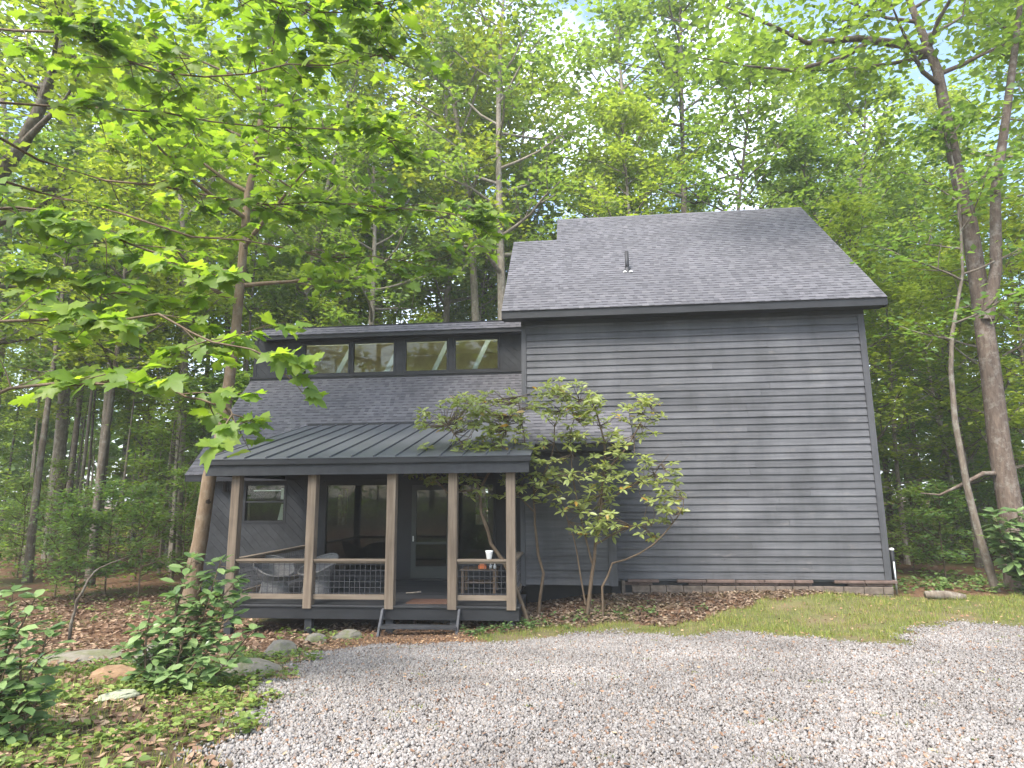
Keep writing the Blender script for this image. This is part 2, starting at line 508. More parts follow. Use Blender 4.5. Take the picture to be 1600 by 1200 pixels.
MB().box(TX0 + 0.01, 1.29, 14.812, 14.84, 3.585, 3.758).build('fascia', M['trim'], br)
MB().box(TX0 + 0.01, 1.29, 14.842, TY - 0.04, 3.60, 3.615).build('soffit', M['black'], br)
MB().extrude([(1.27, 14.83, 3.74), (1.27, TY - 0.04, bz1 - 0.03), (1.27, TY - 0.04, 3.60), (1.27, 14.83, 3.60)], (0.025, 0, 0)).build('rake_board', M['trim'], br)
shingles(br, 14.80, 3.765, bth, 1.36, lambda s: (TX0, 1.30), 12, keep=90)

# ---- foundation: blocks and a brown sill course, two dark crawl-space openings
found = MB().box(0.75, TX1 - 0.03, TY + 0.10, TY + 0.35, -0.3, TZ0 - 0.06).build('foundation', M['black'], cabin)
MB().box(TX0 + 0.05, 0.75, TY + 0.3, TY + 0.45, -0.3, TZ0 - 0.06).build('crawl_space', M['black'], found)
x = 1.05
OPEN = ((1.86, 2.27), (5.37, 5.83))
def hit(a, b_): return any(a < o1 - 0.02 and b_ > o0 + 0.02 for o0, o1 in OPEN)
edges = [1.12, 1.86, 2.27, 2.95, 3.62, 4.28, 4.95, 5.37, 5.83, 6.5, 7.22]
for a, b_ in zip(edges[:-1], edges[1:]):
    if hit(a, b_): continue
    MB().cbox(a + 0.006, b_ - 0.006, TY - 0.055, TY + 0.12, 0.525, TZ0 - 0.012 + rng.uniform(-0.006, 0.004), 0.012).build('sill_block', M['brick'], found)
zc = 0.525
for row in range(3):
    h = 0.075 if row == 0 else 0.17
    xx = 1.02 + (0.2 if row % 2 else 0)
    while xx < 7.1:
        w = rng.uniform(0.34, 0.46); b_ = min(xx + w, 7.12)
        if not (row == 0 and hit(xx, b_)) :
            dy = 0.0 if row else 0.035
            MB().cbox(xx + 0.006, b_ - 0.006, TY - 0.03 + dy + rng.uniform(-0.008, 0.008), TY + 0.11, zc - h + 0.008, zc - 0.006, 0.01).build('block', M['brick'] if row == 0 else M['concrete'], found)
        xx = b_
    zc -= h
MB().box(0.98, 1.06, TY - 0.04, TY + 0.1, 0.1, 0.56).build('pier', M['concrete'], found)

# utility pipe at the right corner
up = MB().tube([(7.33, 16.25, 0.55), (7.33, 16.25, 1.24)], 0.05, 12).build('utility_pipe', M['trim'], cabin, True)
MB().lathe((7.33, 16.25, 1.235), [(0.056, 0), (0.056, 0.03), (0.03, 0.05), (0.001, 0.052)], 12).build('cap', M['white'], up, True)
MB().tube([(7.30, 16.14, 0.2), (7.30, 16.14, 0.98)], 0.022, 8).build('conduit', M['galv'], up, True)

# ---- low wing: shell, roof, clerestory
LX0, WY = -10.60, 17.25
LEY, LEZ, CY, CZ0 = 16.90, 3.22, 20.20, 6.50
LTH = math.atan2(CZ0 - LEZ, CY - LEY); LT = math.tan(LTH)
shell = MB()
shell.box(LX0, TX0, WY + 0.12, 23.1, -0.05, 0.34)                                     # floor
shell.extrude([(LX0, WY + 0.005, 0.0), (LX0, 23.2, 0.0), (LX0, 23.2, 7.7), (LX0, CY, 7.9), (LX0, CY, CZ0 - 0.2), (LX0, WY + 0.005, LEZ + (WY - LEY) * LT - 0.2)], (0.12, 0, 0))
shell.extrude([(TX0 - 0.12, TY + 1.4, 0.0), (TX0 - 0.12, 23.2, 0.0), (TX0 - 0.12, 23.2, 7.7), (TX0 - 0.12, CY, 7.9), (TX0 - 0.12, CY, CZ0 - 0.2), (TX0 - 0.12, TY + 1.4, 3.3)], (0.10, 0, 0))
s1 = (-8.85, -8.46); s2 = (-3.70, -3.24)                                              # narrow rear windows
zb0, zb1 = 1.55, 2.85
segs = [(LX0 + 0.12, s1[0]), (s1[1], s2[0]), (s2[1], TX0 - 0.12)]
for a, b_ in segs: shell.box(a, b_, 23.0, 23.1, 0.34, 6.30)
for a, b_ in (s1, s2):
    shell.box(a, b_, 23.0, 23.1, 0.34, zb0); shell.box(a, b_, 23.0, 23.1, zb1, 6.30)
shell.build('low_wing_shell', M['interior'], cabin)
loft = MB()
loft.box(LX0 + 0.12, TX0 - 0.12, CY + 0.1, 23.1, 6.30, 6.42)
loft.box(LX0 + 0.12, TX0 - 0.12, 23.0, 23.1, 6.42, 7.84)
loft.extrude([(LX0 + 0.12, 21.45, 7.93), (TX0 - 0.12, 21.45, 7.93), (TX0 - 0.12, 23.2, 7.82), (LX0 + 0.12, 23.2, 7.82)], (0, 0, 0.03))
loft_o = loft.build('loft_lining', M['loft'], cabin)
for xw in (-8.35, -6.62, -4.95, -3.55):
    MB().bar((xw, CY + 0.62, 6.42), (xw + 0.62, CY + 0.9, 7.9), 0.15, 0.05, (0, 1, 0)).build('roof_brace', M['white'], loft_o)

lslab = MB().extrude([(-10.95, LEY, LEZ), (TX0 - 0.02, LEY, LEZ), (TX0 - 0.02, CY, CZ0), (-10.95, CY, CZ0)], Vector((0, math.sin(LTH), -math.cos(LTH))) * 0.14)
lroof = lslab.build('low_roof', M['shingle'], cabin)
MB().box(-10.93, -1.5, LEY + 0.012, LEY + 0.045, LEZ - 0.19, LEZ - 0.005).build('fascia', M['black'], lroof)
MB().box(-10.93, -1.5, LEY + 0.046, WY, LEZ - 0.17, LEZ - 0.15).build('soffit', M['trim'], lroof)
MB().extrude([(-10.95, LEY + 0.01, LEZ - 0.01), (-10.95, CY, CZ0 - 0.01), (-10.95, CY, CZ0 - 0.22), (-10.95, LEY + 0.01, LEZ - 0.19)], (0.03, 0, 0)).build('rake_board', M['trim'], lroof)
PEY, PEZ, PTY, PTZ = 13.10, 3.397, 18.45, 4.71
PT = (PTZ - PEZ) / (PTY - PEY); PTH = math.atan(PT)
shingles(lroof, LEY, LEZ, LTH, (CY - LEY) / math.cos(LTH) - 0.03, lambda s: (-10.95, TX0 - 0.03), 13,
         skip=lambda x, y: x > -7.9 and y < 18.25)

# clerestory: wall pieces round the four openings
WIN = [(-9.10, -7.56), (-7.40, -6.00), (-5.60, -4.20), (-3.93, -2.50)]
WZ0, WZ1 = 6.66, 7.68
cw = MB()
cz1 = 8.02
xs = [-10.86] + [q for w in WIN for q in w] + [TX0 - 0.02]
for i in range(0, len(xs), 2): cw.box(xs[i], xs[i+1], CY, CY + 0.09, CZ0 - 0.05, cz1)
for a, b_ in WIN:
    cw.box(a, b_, CY, CY + 0.09, CZ0 - 0.05, WZ0); cw.box(a, b_, CY, CY + 0.09, WZ1, cz1)
cler = cw.build('clerestory_wall', M['wallgrey'], cabin)
diagonal_planks(cler, [(-10.78, -9.28, CZ0 + 0.10, cz1), (-2.36, TX0 - 0.12, CZ0 + 0.10, cz1)], CY - 0.001, M['wallgrey'])
MB().box(-10.90, -10.79, CY - 0.03, CY + 0.04, CZ0 + 0.1, cz1).build('corner_board', M['trim'], cler)
MB().box(-10.98, TX0 - 0.03, CY - 0.085, CY - 0.002, CZ0 + 0.035, CZ0 + 0.10).build('sill_board', M['trim'], cler)
MB().box(-10.98, TX0 - 0.03, CY - 0.05, CY - 0.004, CZ0 - 0.03, CZ0 + 0.034).build('sill_flashing', M['black'], cler)
MB().box(-9.26, -2.38, CY - 0.022, CY - 0.002, WZ1 + 0.07, cz1 - 0.005).build('head_board', M['trim'], cler)
for a, b_ in ((-7.50, -7.46), (-5.94, -5.66), (-4.14, -3.99)):
    MB().box(a, b_, CY - 0.024, CY - 0.002, WZ0 - 0.05, WZ1 + 0.068).build('mullion_board', M['trim'], cler)
def window(name, a, b_, z0, z1, y, mat, depth=0.09, fw=0.055, parent=cabin, cross=None, label=None, pane_y=0.03):
    f = MB()
    f.box(a - fw, a + 0.012, y - 0.032, y + depth, z0 - fw, z1 + fw); f.box(b_ - 0.012, b_ + fw, y - 0.032, y + depth, z0 - fw, z1 + fw)
    f.box(a + 0.012, b_ - 0.012, y - 0.032, y + depth, z0 - fw, z0 + 0.012); f.box(a + 0.012, b_ - 0.012, y - 0.032, y + depth, z1 - 0.012, z1 + fw)
    if cross: f.box(a + 0.012, b_ - 0.012, y - 0.012, y + 0.045, cross - 0.022, cross + 0.022)
    w = f.build(name, mat, parent)
    if label: w['label'] = label
    if cross:
        MB().box(a + 0.013, b_ - 0.013, y + pane_y, y + pane_y + 0.006, z0 + 0.013, cross - 0.023).build('pane', M['glass'], w)
        MB().box(a + 0.013, b_ - 0.013, y + pane_y - 0.015, y + pane_y - 0.009, cross + 0.023, z1 - 0.013).build('pane', M['glass'], w)
    else:
        MB().box(a + 0.013, b_ - 0.013, y + pane_y, y + pane_y + 0.006, z0 + 0.013, z1 - 0.013).build('pane', M['glass'], w)
    return w
for a, b_ in WIN: window('clerestory_window', a, b_, WZ0, WZ1, CY, M['trim'], 0.085, 0.05)
ur = MB()
ur.extrude([(-10.62, 19.80, 7.94), (TX0 - 0.02, 19.80, 7.94), (TX0 - 0.02, 20.12, 8.24), (-10.62, 20.12, 8.24)], (0, 0.06, -0.07))
ur.extrude([(-10.62, 20.125, 8.24), (TX0 - 0.02, 20.125, 8.24), (TX0 - 0.02, 20.4, 8.222), (-10.62, 20.4, 8.222)], (0, 0, -0.1))
ur.extrude([(-10.62, 21.5, 8.15), (TX0 - 0.02, 21.5, 8.15), (TX0 - 0.02, 23.5, 8.02), (-10.62, 23.5, 8.02)], (0, 0, -0.1))
uroof = ur.build('clerestory_roof', M['shingle'], cabin)
MB().extrude([(-10.6, 20.402, 8.20), (TX0 - 0.04, 20.402, 8.20), (TX0 - 0.04, 21.498, 8.13), (-10.6, 21.498, 8.13)], (0, 0, -0.01)).build('added_skylight', M['glass'], uroof)  # unseen opening added to let daylight into the loft
shingles(uroof, 19.80, 7.94, math.atan2(0.30, 0.32), 0.40, lambda s: (-10.62, TX0 - 0.04), 15, keep=90)
MB().box(-10.62, TX0 - 0.03, 20.09, 20.2, 8.245, 8.275).build('ridge_cap', M['trim'], uroof)
MB().box(-10.60, TX0 - 0.03, 19.82, 19.85, 7.80, 7.925).build('fascia', M['black'], uroof)
MB().box(-10.60, TX0 - 0.03, 19.852, CY - 0.026, 7.82, 7.84).build('soffit', M['black'], uroof)

# front wall under the porch: pieces round a window, two tall lights and the door
fw_ = MB()
WA = (-9.30, -8.16, 1.93, 2.92); W1 = (-6.95, -5.12, 0.62, 2.90); DR = (-4.52, -3.42, 0.36, 2.88); W2 = (-3.25, -2.28, 0.78, 2.88)
ztop = 3.36
cuts = [LX0, WA[0], WA[1], W1[0], W1[1], DR[0], DR[1], W2[0], W2[1], TX0 - 0.02]
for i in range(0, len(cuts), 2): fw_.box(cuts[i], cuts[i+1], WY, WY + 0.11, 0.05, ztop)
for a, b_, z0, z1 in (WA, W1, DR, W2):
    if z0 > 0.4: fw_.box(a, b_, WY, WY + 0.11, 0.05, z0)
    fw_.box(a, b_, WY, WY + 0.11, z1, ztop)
front = fw_.build('front_wall', M['black'], cabin)  # near-black colour carries the shade under the porch roof
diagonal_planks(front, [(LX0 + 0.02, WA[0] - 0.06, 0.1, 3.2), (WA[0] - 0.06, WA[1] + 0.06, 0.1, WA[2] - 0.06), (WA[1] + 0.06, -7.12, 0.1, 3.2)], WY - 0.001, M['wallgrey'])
MB().box(-7.12, -7.02, WY - 0.03, WY - 0.001, 0.37, 3.2).build('corner_board', M['trim'], front)
wa = window('window', WA[0], WA[1], WA[2], WA[3], WY, M['trim'], 0.1, 0.06, cross=2.46, label='small double-hung window beside the left porch posts')
cu = MB(); k = 9
for zt, zb_, xs0, xe0, xs1, xe1 in ((2.83, 2.52, 0.17, 0.015, 0.18, 0.015), (2.40, 1.95, 0.15, 0.015, 0.24, 0.03)):
    base = len(cu.v)
    for j, (zz, sa, sb) in enumerate(((zt, xs0, xe0), (zb_, xs1, xe1))):
        for i in range(k):
            t = i / (k - 1)
            cu.v.append((WA[1] - sa + (sa - sb) * t, WY + 0.13 + 0.018 * math.sin(t * 14), zz))
    for i in range(k - 1): cu.f.append((base + i, base + i + 1, base + k + i + 1, base + k + i))
cu.build('curtain', M['white'], wa, True)
MB().box(WA[0] + 0.16, WA[1] - 0.02, WY + 0.12, WY + 0.14, 2.755, 2.785).build('curtain_rod', M['galv'], wa)
MB().box(WA[0] + 0.02, WA[0] + 0.075, WY + 0.11, WY + 0.13, 1.95, 2.42).build('blind', M['post'], wa)
window('tall_window', W1[0], W1[1], W1[2], W1[3], WY, M['black'], 0.1, 0.07)
window('tall_window', W2[0], W2[1], W2[2], W2[3], WY, M['black'], 0.1, 0.06)
dm = plain('greenish_grey_door_paint', (0.042, 0.046, 0.042), 0.5, 0.1)
dr = MB()
dr.box(DR[0], DR[0] + 0.13, WY - 0.02, WY + 0.03, DR[2] + 0.06, DR[3]); dr.box(DR[1] - 0.13, DR[1], WY - 0.02, WY + 0.03, DR[2] + 0.06, DR[3])
dr.box(DR[0] + 0.13, DR[1] - 0.13, WY - 0.02, WY + 0.03, DR[2] + 0.06, DR[2] + 0.36); dr.box(DR[0] + 0.13, DR[1] - 0.13, WY - 0.02, WY + 0.03, DR[3] - 0.14, DR[3])
dr.box(DR[0] + 0.13, DR[1] - 0.13, WY - 0.014, WY + 0.025, 1.30, 1.36)
door = dr.build('door', dm, cabin)
MB().box(DR[0] + 0.131, DR[1] - 0.131, WY, WY + 0.006, DR[2] + 0.361, 1.299).build('pane', M['glass'], door)
MB().box(DR[0] + 0.131, DR[1] - 0.131, WY, WY + 0.006, 1.361, DR[3] - 0.141).build('pane', M['glass'], door)
MB().box(DR[0] + 0.05, DR[0] + 0.08, WY - 0.075, WY - 0.055, 1.38, 1.52).box(DR[0] + 0.055, DR[0] + 0.075, WY - 0.056, WY - 0.02, 1.42, 1.44).build('handle', M['galv'], door)
MB().box(DR[0] - 0.05, DR[1] + 0.05, WY - 0.06, WY - 0.021, DR[2], DR[2] + 0.058).build('threshold', M['black'], door)
wlamp = MB().box(-9.93, -9.80, WY - 0.05, WY - 0.018, 2.86, 3.10).build('wall_lamp', M['black'], cabin)
MB().lathe((-9.865, WY - 0.13, 2.74), [(0.03, 0), (0.075, 0.02), (0.06, 0.26), (0.09, 0.28), (0.01, 0.36)], 10).build('lamp_shade', M['black'], wlamp, True)

# ---- porch: roof
px0, px1 = -8.10, -0.95
pr = MB()
und = (0, 0, -0.09)
pr.extrude([(px0 + 0.02, PEY + 0.03, PEZ - 0.005), (px1 - 0.02, PEY + 0.03, PEZ - 0.005), (px1 - 0.02, 14.79, PEZ + 1.69 * PT - 0.005), (TX0 - 0.03, 14.79, PEZ + 1.69 * PT - 0.005), (TX0 - 0.03, PTY - 0.02, PTZ - 0.01), (px0 + 0.02, PTY - 0.02, PTZ - 0.01)], und)
proof = pr.build('porch_roof', M['black'], cabin)
NP = 15; pw = (px1 - px0) / NP
for i in range(NP):
    a, b_ = px0 + i * pw, px0 + (i + 1) * pw
    y1 = PTY if b_ < TX0 + 0.02 else 14.78
    b2 = b_ if b_ < TX0 + 0.02 or a > TX0 - 0.02 else b_
    z1 = PEZ + (y1 - PEY) * PT
    MB().extrude([(a + 0.001, PEY, PEZ), (b2 - 0.001, PEY, PEZ), (b2 - 0.001, y1, z1), (a + 0.001, y1, z1)], (0, 0, 0.012)).build('metal_panel', M['metal'], proof)
    if i:
        MB().extrude([(a - 0.014, PEY - 0.004, PEZ + 0.0125), (a + 0.014, PEY - 0.004, PEZ + 0.0125), (a + 0.014, y1, z1 + 0.0125), (a - 0.014, y1, z1 + 0.0125)], (0, 0, 0.038)).build('standing_seam', M['metal'], proof)
MB().extrude([(px0 - 0.012, PEY - 0.01, PEZ - 0.07), (px0 - 0.012, PTY, PTZ - 0.07), (px0 - 0.012, PTY, PTZ + 0.03), (px0 - 0.012, PEY - 0.01, PEZ + 0.03)], (0.05, 0, 0)).build('rake_trim', M['metal'], proof)
MB().box(px0 + 0.04, TX0 - 0.05, PTY - 0.14, PTY + 0.0, PTZ - 0.02, PTZ + 0.05).build('head_flashing', M['lead'], proof)
MB().box(px0 - 0.004, px1, PEY + 0.012, PEY + 0.032, PEZ - 0.115, PEZ - 0.006).build('drip_edge', M['trim'], proof)
MB().box(px0 + 0.05, px1 - 0.05, PEY + 0.06, PEY + 0.10, PEZ - 0.345, PEZ - 0.118).build('fascia', M['wallgrey'], proof)
MB().box(px0 + 0.06, px1 - 0.06, PEY + 0.22, PEY + 0.40, PEZ - 0.33, PEZ - 0.10).build('porch_beam', M['trim'], proof)
MB().box(px0 + 0.05, px0 + 0.09, PEY + 0.10, WY - 0.02, PEZ - 0.34, PEZ - 0.06).build('side_fascia', M['trim'], proof)
MB().box(px1 - 0.09, px1 - 0.05, PEY + 0.10, 14.78, PEZ - 0.34, PEZ - 0.06).build('side_fascia', M['trim'], proof)
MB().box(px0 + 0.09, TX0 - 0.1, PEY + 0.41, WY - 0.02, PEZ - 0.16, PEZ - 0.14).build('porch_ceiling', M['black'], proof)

# ---- porch: deck, posts, rails, step
DZ = 0.36; DX0, DX1, DYF = -7.55, -1.25, 13.33
deck = MB().box(DX0, DX1, DYF, DYF + 0.04, 0.09, DZ - 0.032).box(DX0, DX0 + 0.04, DYF + 0.04, WY, 0.09, DZ - 0.032).box(DX1 - 0.04, DX1, DYF + 0.04, BYF - 0.03, 0.09, DZ - 0.032).build('porch_deck', M['trim'], cabin)
yy = DYF - 0.03; k = 0
while yy < WY - 0.05:
    w = 0.138; x1 = DX1 + 0.02 if yy + w < BYF - 0.03 else TX0 - 0.03
    MB().cbox(DX0 - 0.02, x1, yy, yy + w, DZ - 0.03, DZ + rng.uniform(-0.002, 0.002), 0.004).build('deck_board', M['deck'], deck)
    yy += w + 0.006
for xp in (-7.45, -5.68, -3.94, -2.60, -1.42):
    MB().box(xp - 0.075, xp + 0.075, DYF + 0.045, DYF + 0.2, -0.45, DZ - 0.04).build('pier_post', M['wallgrey'], deck)
for xp in (-5.68, -2.60):
    MB().box(xp - 0.07, xp + 0.07, 16.6, 16.75, -0.45, DZ - 0.04).build('pier_post', M['wallgrey'], deck)
PX = (-7.42, -5.69, -3.94, -2.62, -1.40)
for xp in PX:
    MB().cbox(xp - 0.095, xp + 0.095, DYF - 0.04, DYF + 0.15, DZ - 0.06, PEZ - 0.30, 0.008).build('porch_post', M['post'], cabin)
def railing(a, b_, mat=M['rail']):
    """a, b_: plan points; rails, and a welded-wire panel between them"""
    a = Vector((a[0], a[1], 0)); b_ = Vector((b_[0], b_[1], 0)); d = (b_ - a); L = d.length; d.normalize()
    up = Vector((0, 0, 1))
    r = MB().bar(a + up * 1.27, b_ + up * 1.27, 0.14, 0.04).build('railing', mat, cabin)
    MB().bar(a + up * 1.225, b_ + up * 1.225, 0.045, 0.048).build('upper_rail', mat, r)
    MB().bar(a + up * 0.525, b_ + up * 0.525, 0.045, 0.10).build('bottom_rail', mat, r)
    wp = MB(); nn = max(2, int(round(L / 0.115)))
    for i in range(1, nn):
        q = a + d * (L * i / nn); wp.bar(q + up * 0.57, q + up * 1.20, 0.009, 0.009, (0, 1, 0) if abs(d.x) > 0.5 else (1, 0, 0))
    for j in range(6):
        z = 0.60 + j * 0.115; wp.bar(a + up * z, b_ + up * z, 0.009, 0.009)
    wp.build('wire_panel', M['wire'], r)
yr = DYF + 0.055
railing((PX[0] + 0.096, yr), (PX[1] - 0.096, yr)); railing((PX[1] + 0.096, yr), (PX[2] - 0.096, yr)); railing((PX[3] + 0.096, yr), (PX[4] - 0.096, yr))
railing((PX[0], DYF + 0.155), (PX[0], WY - 0.03)); railing((PX[4] + 0.03, DYF + 0.155), (PX[4] + 0.03, BYF - 0.03))
st = MB().box(-4.02, -2.46, 12.96, 13.24, -0.02, 0.02).build('porch_step', M['deck'], cabin)
for xp in (-4.05, -2.46):
    MB().extrude([(xp - 0.02, 12.90, -0.2), (xp - 0.02, 13.02, -0.2), (xp - 0.02, 13.31, 0.25), (xp - 0.02, 13.295, 0.32), (xp - 0.02, 13.22, 0.30)], (0.045, 0, 0)).build('stringer', M['clap'], st)
# ------------------------------------------------------------------ ground
def sst(a, b_, x):
    t = np.clip((x - a) / (b_ - a), 0, 1); return t * t * (3 - 2 * t)

_pr = np.random.RandomState(5)
_ph = _pr.uniform(0, 6.28, (14, 3)); _fr = _pr.uniform(0.15, 1.9, 14); _an = _pr.uniform(0, 6.28, 14)
def lump(x, y):
    z = 0.0
    for i in range(14):
        z = z + np.sin((x * np.cos(_an[i]) + y * np.sin(_an[i])) * _fr[i] * 1.6 + _ph[i, 0]) / (1 + _fr[i] * 3.0)
    return z * 0.32

def zg(x, y):
    x = np.asarray(x, float); y = np.asarray(y, float)
    z = 1.05 * (1 - np.clip(y / 12.5, 0, 1))
    z = z + sst(6, 12, y) * 0.028 * np.clip(x, -9, 9)
    z = z + sst(13.2, 15.6, y) * sst(-1.6, 0.6, x) * (1 - sst(4.6, 7.6, x)) * 0.20          # mulch banked against the wall
    z = z - sst(11.5, 13.4, y) * (1 - sst(-3.0, -1.0, x)) * sst(-9.5, -7.5, x) * 0.06
    far = np.maximum(0, np.hypot(x, y - 14) - 16)
    z = z + np.clip(far - 6, 0, 60) * 0.012 + lump(x * 0.25, y * 0.25) * 0.25 * sst(0, 14, far)
    return z + lump(x, y) * 0.035 * sst(4.0, 7.0, np.abs(x) + 3.0)

GRAVEL = [(-2.2, -6.0), (-2.45, 2.0), (-2.68, 4.81), (-2.86, 5.43), (-3.22, 6.49), (-3.62, 7.59), (-4.03, 9.01), (-4.4, 10.9), (-3.94, 11.51), (-3.04, 11.6), (-2.4, 11.85), (-1.87, 11.46), (-1.24, 11.9), (-0.57, 12.15), (0.25, 12.56), (0.63, 12.92), (1.07, 12.5), (1.69, 11.98), (2.56, 12.48), (3.19, 11.9), (3.85, 11.36), (4.37, 10.71), (5.07, 11.01), (6.0, 12.5), (6.88, 12.93), (7.37, 12.65), (8.6, 12.0), (10.5, 11.4), (14.0, 10.6), (14.0, -6.0)]
MULCH_PATH = [(-4.4, 10.9), (-4.95, 12.3), (-4.6, 13.5), (-2.3, 13.5), (-2.0, 12.6), (-1.87, 11.46), (-2.4, 11.85), (-3.04, 11.6), (-3.94, 11.51)]
GRASS = [(-1.9, 11.3), (-2.1, 12.7), (-1.11, 13.06), (-0.11, 13.4), (0.66, 13.54), (1.39, 13.28), (2.39, 13.38), (3.23, 14.32), (4.58, 15.12), (5.71, 15.55), (7.35, 16.11), (8.29, 16.2), (9.71, 15.9), (14.0, 15.2), (20.0, 13.0), (20.0, 9.0), (14.0, 10.0), (3.0, 11.0)]
WEEDS = [(-2.5, 4.3), (-2.7, 5.4), (-3.1, 6.5), (-3.5, 7.6), (-3.95, 9.0), (-4.35, 10.8), (-5.2, 10.2), (-5.9, 9.0), (-7.2, 8.8), (-8.6, 9.6), (-9.0, 8.0), (-7.0, 5.5), (-5.5, 3.6)]

def inside(poly, x, y):
    x = np.asarray(x, float); y = np.asarray(y, float); c = np.zeros(x.shape, bool)
    n_ = len(poly)
    for i in range(n_):
        (xa, ya), (xb, yb) = poly[i], poly[(i+1) % n_]
        if ya == yb: continue
        c ^= ((ya > y) != (yb > y)) & (x < (xb - xa) * (y - ya) / (yb - ya) + xa)
    return c

def zone(x, y):
    """0 forest floor, 1 gravel, 2 bark mulch path, 3 grass, 4 weedy verge"""
    jx = x + 0.16 * np.sin(y * 5.1 + 1.3 * np.sin(x * 3.3)) + 0.09 * np.sin(y * 13.0 + x * 7.0)
    jy = y + 0.16 * np.sin(x * 4.3 + 1.1 * np.sin(y * 3.9)) + 0.09 * np.sin(x * 11.0 - y * 6.0)
    z = np.zeros(np.shape(x), int)
    z[inside(WEEDS, jx, jy)] = 4
    z[inside(GRASS, jx, jy)] = 3
    z[inside(MULCH_PATH, jx, jy)] = 2
    z[inside(GRAVEL, jx, jy)] = 1
    return z

def ground_mat(name, stops, s1, s2, bumpy, patch=None):
    m, n, l, b = nmat(name)
    p1_ = noise(n, l, s1, 6, 0.7, coord='Position'); p2_ = noise(n, l, s2, 4, 0.7, coord='Position')
    c = ramp(n, l, p1_, stops)
    c = mix(n, l, c, ramp(n, l, p2_, [(0.3, 0.55), (0.7, 1.35)]), 1.0, 'MULTIPLY')
    if patch:
        q = noise(n, l, 0.55, 5, 0.65, coord='Position')
        c = mix(n, l, c, patch, ramp(n, l, q, [(0.50, 0.0), (0.62, 0.75)]))
    l.new(c, b.inputs['Base Color']); b.inputs['Roughness'].default_value = 0.95; b.inputs['Specular IOR Level'].default_value = 0.15
    bump(n, l, b, p2_, bumpy, 0.03)
    return m
M['floor'] = ground_mat('forest_floor', [(0.30, (0.075, 0.045, 0.028)), (0.55, (0.15, 0.085, 0.05)), (0.75, (0.22, 0.135, 0.085))], 9.0, 38.0, 0.8, (0.075, 0.085, 0.03))
M['gravelbed'] = ground_mat('gravel_bed', [(0.3, (0.085, 0.073, 0.063)), (0.7, (0.155, 0.14, 0.128))], 16.0, 60.0, 0.8)
M['mulch'] = ground_mat('bark_mulch', [(0.3, (0.14, 0.085, 0.055)), (0.7, (0.30, 0.20, 0.135))], 22.0, 70.0, 0.8)
M['soilgrass'] = ground_mat('thin_grass_soil', [(0.3, (0.085, 0.09, 0.032)), (0.7, (0.16, 0.155, 0.06))], 5.0, 55.0, 0.7, (0.17, 0.125, 0.075))
M['weedsoil'] = ground_mat('weedy_soil', [(0.3, (0.05, 0.05, 0.022)), (0.7, (0.12, 0.09, 0.05))], 6.0, 45.0, 0.7)

# fine near field, cell by cell sorted into zones; then the wide sheet that runs out under the woods
STEP = 0.11
gx = np.arange(-16.0, 16.0 + STEP / 2, STEP); gy = np.arange(2.0, 18.5 + STEP / 2, STEP)
GX, GY = np.meshgrid(gx, gy); GZ = zg(GX, GY)
nx = len(gx)
cxm = (GX[:-1, :-1] + STEP / 2); cym = (GY[:-1, :-1] + STEP / 2)
ZN = zone(cxm, cym)
VALL = np.stack([GX, GY, GZ], -1).reshape(-1, 3)
names = {0: ('leaf_litter_ground', 'floor'), 1: ('gravel_driveway', 'gravelbed'), 2: ('mulch_path', 'mulch'), 3: ('grass_verge', 'soilgrass'), 4: ('weedy_bank', 'weedsoil')}
for zi, (nm, mt) in names.items():
    jj, ii = np.nonzero(ZN == zi)
    a = jj * nx + ii
    F = np.stack([a, a + 1, a + nx + 1, a + nx], -1)
    u, inv = np.unique(F, return_inverse=True)
    tag(ob(nm, np_mesh(nm, VALL[u], inv.reshape(F.shape), M[mt], True)), kind='structure')
def ring_axis(lo, a, b_, hi):
    return np.concatenate([np.linspace(lo, a - 40, 8)[:-1], np.linspace(a - 40, a, 28)[:-1], np.linspace(a, b_, 30)[:-1], np.linspace(b_, b_ + 40, 28)[:-1], np.linspace(b_ + 40, hi, 8)])
wx = ring_axis(-400, -16, 16, 400); wy = ring_axis(-300, 2, 18.5, 500)
WX, WYg = np.meshgrid(wx, wy)
inner = (WX > -15.5) & (WX < 15.5) & (WYg > 2.5) & (WYg < 18.0)
WZ = zg(WX, WYg) - np.where(inner, 0.35, 0.0)
nxw = len(wx)
jj, ii = np.nonzero(np.ones((len(wy) - 1, nxw - 1), bool))
a = jj * nxw + ii
gm = np_mesh('ground', np.stack([WX, WYg, WZ], -1).reshape(-1, 3), np.stack([a, a + 1, a + nxw + 1, a + nxw], -1), M['floor'], True)
gm.materials.append(M['weedsoil'])
gm.polygons.foreach_set('material_index', (WYg[:-1, :-1].reshape(-1) < 1.9).astype(np.int32))    # unseen ground across the drive, given dark weedy soil to dim the pane reflections
tag(ob('ground', gm), kind='structure')

# ------------------------------------------------------------------ scattering many small pieces into one mesh
def frames(nv, dv):
    """orthonormal frames with z along nv and x near dv; (k,3,3), columns are the axes"""
    nv = nv / np.linalg.norm(nv, axis=1, keepdims=True)
    dv = dv - nv * np.sum(dv * nv, 1, keepdims=True)
    dv = dv / np.maximum(np.linalg.norm(dv, axis=1, keepdims=True), 1e-6)
    return np.stack([dv, np.cross(nv, dv), nv], -1)

def scatter(V, F, P, RF, S):
    """copies of (V,F) at points P with frames RF and sizes S (k,) or (k,3)"""
    k = len(P); S = np.asarray(S, float)
    if S.ndim == 1: S = S[:, None] * np.ones(3)
    VV = np.einsum('kij,kvj->kvi', RF, V[None] * S[:, None, :]) + P[:, None, :]
    FF = F[None] + (np.arange(k) * len(V))[:, None, None]
    return VV.reshape(-1, 3), FF.reshape(-1, F.shape[1])

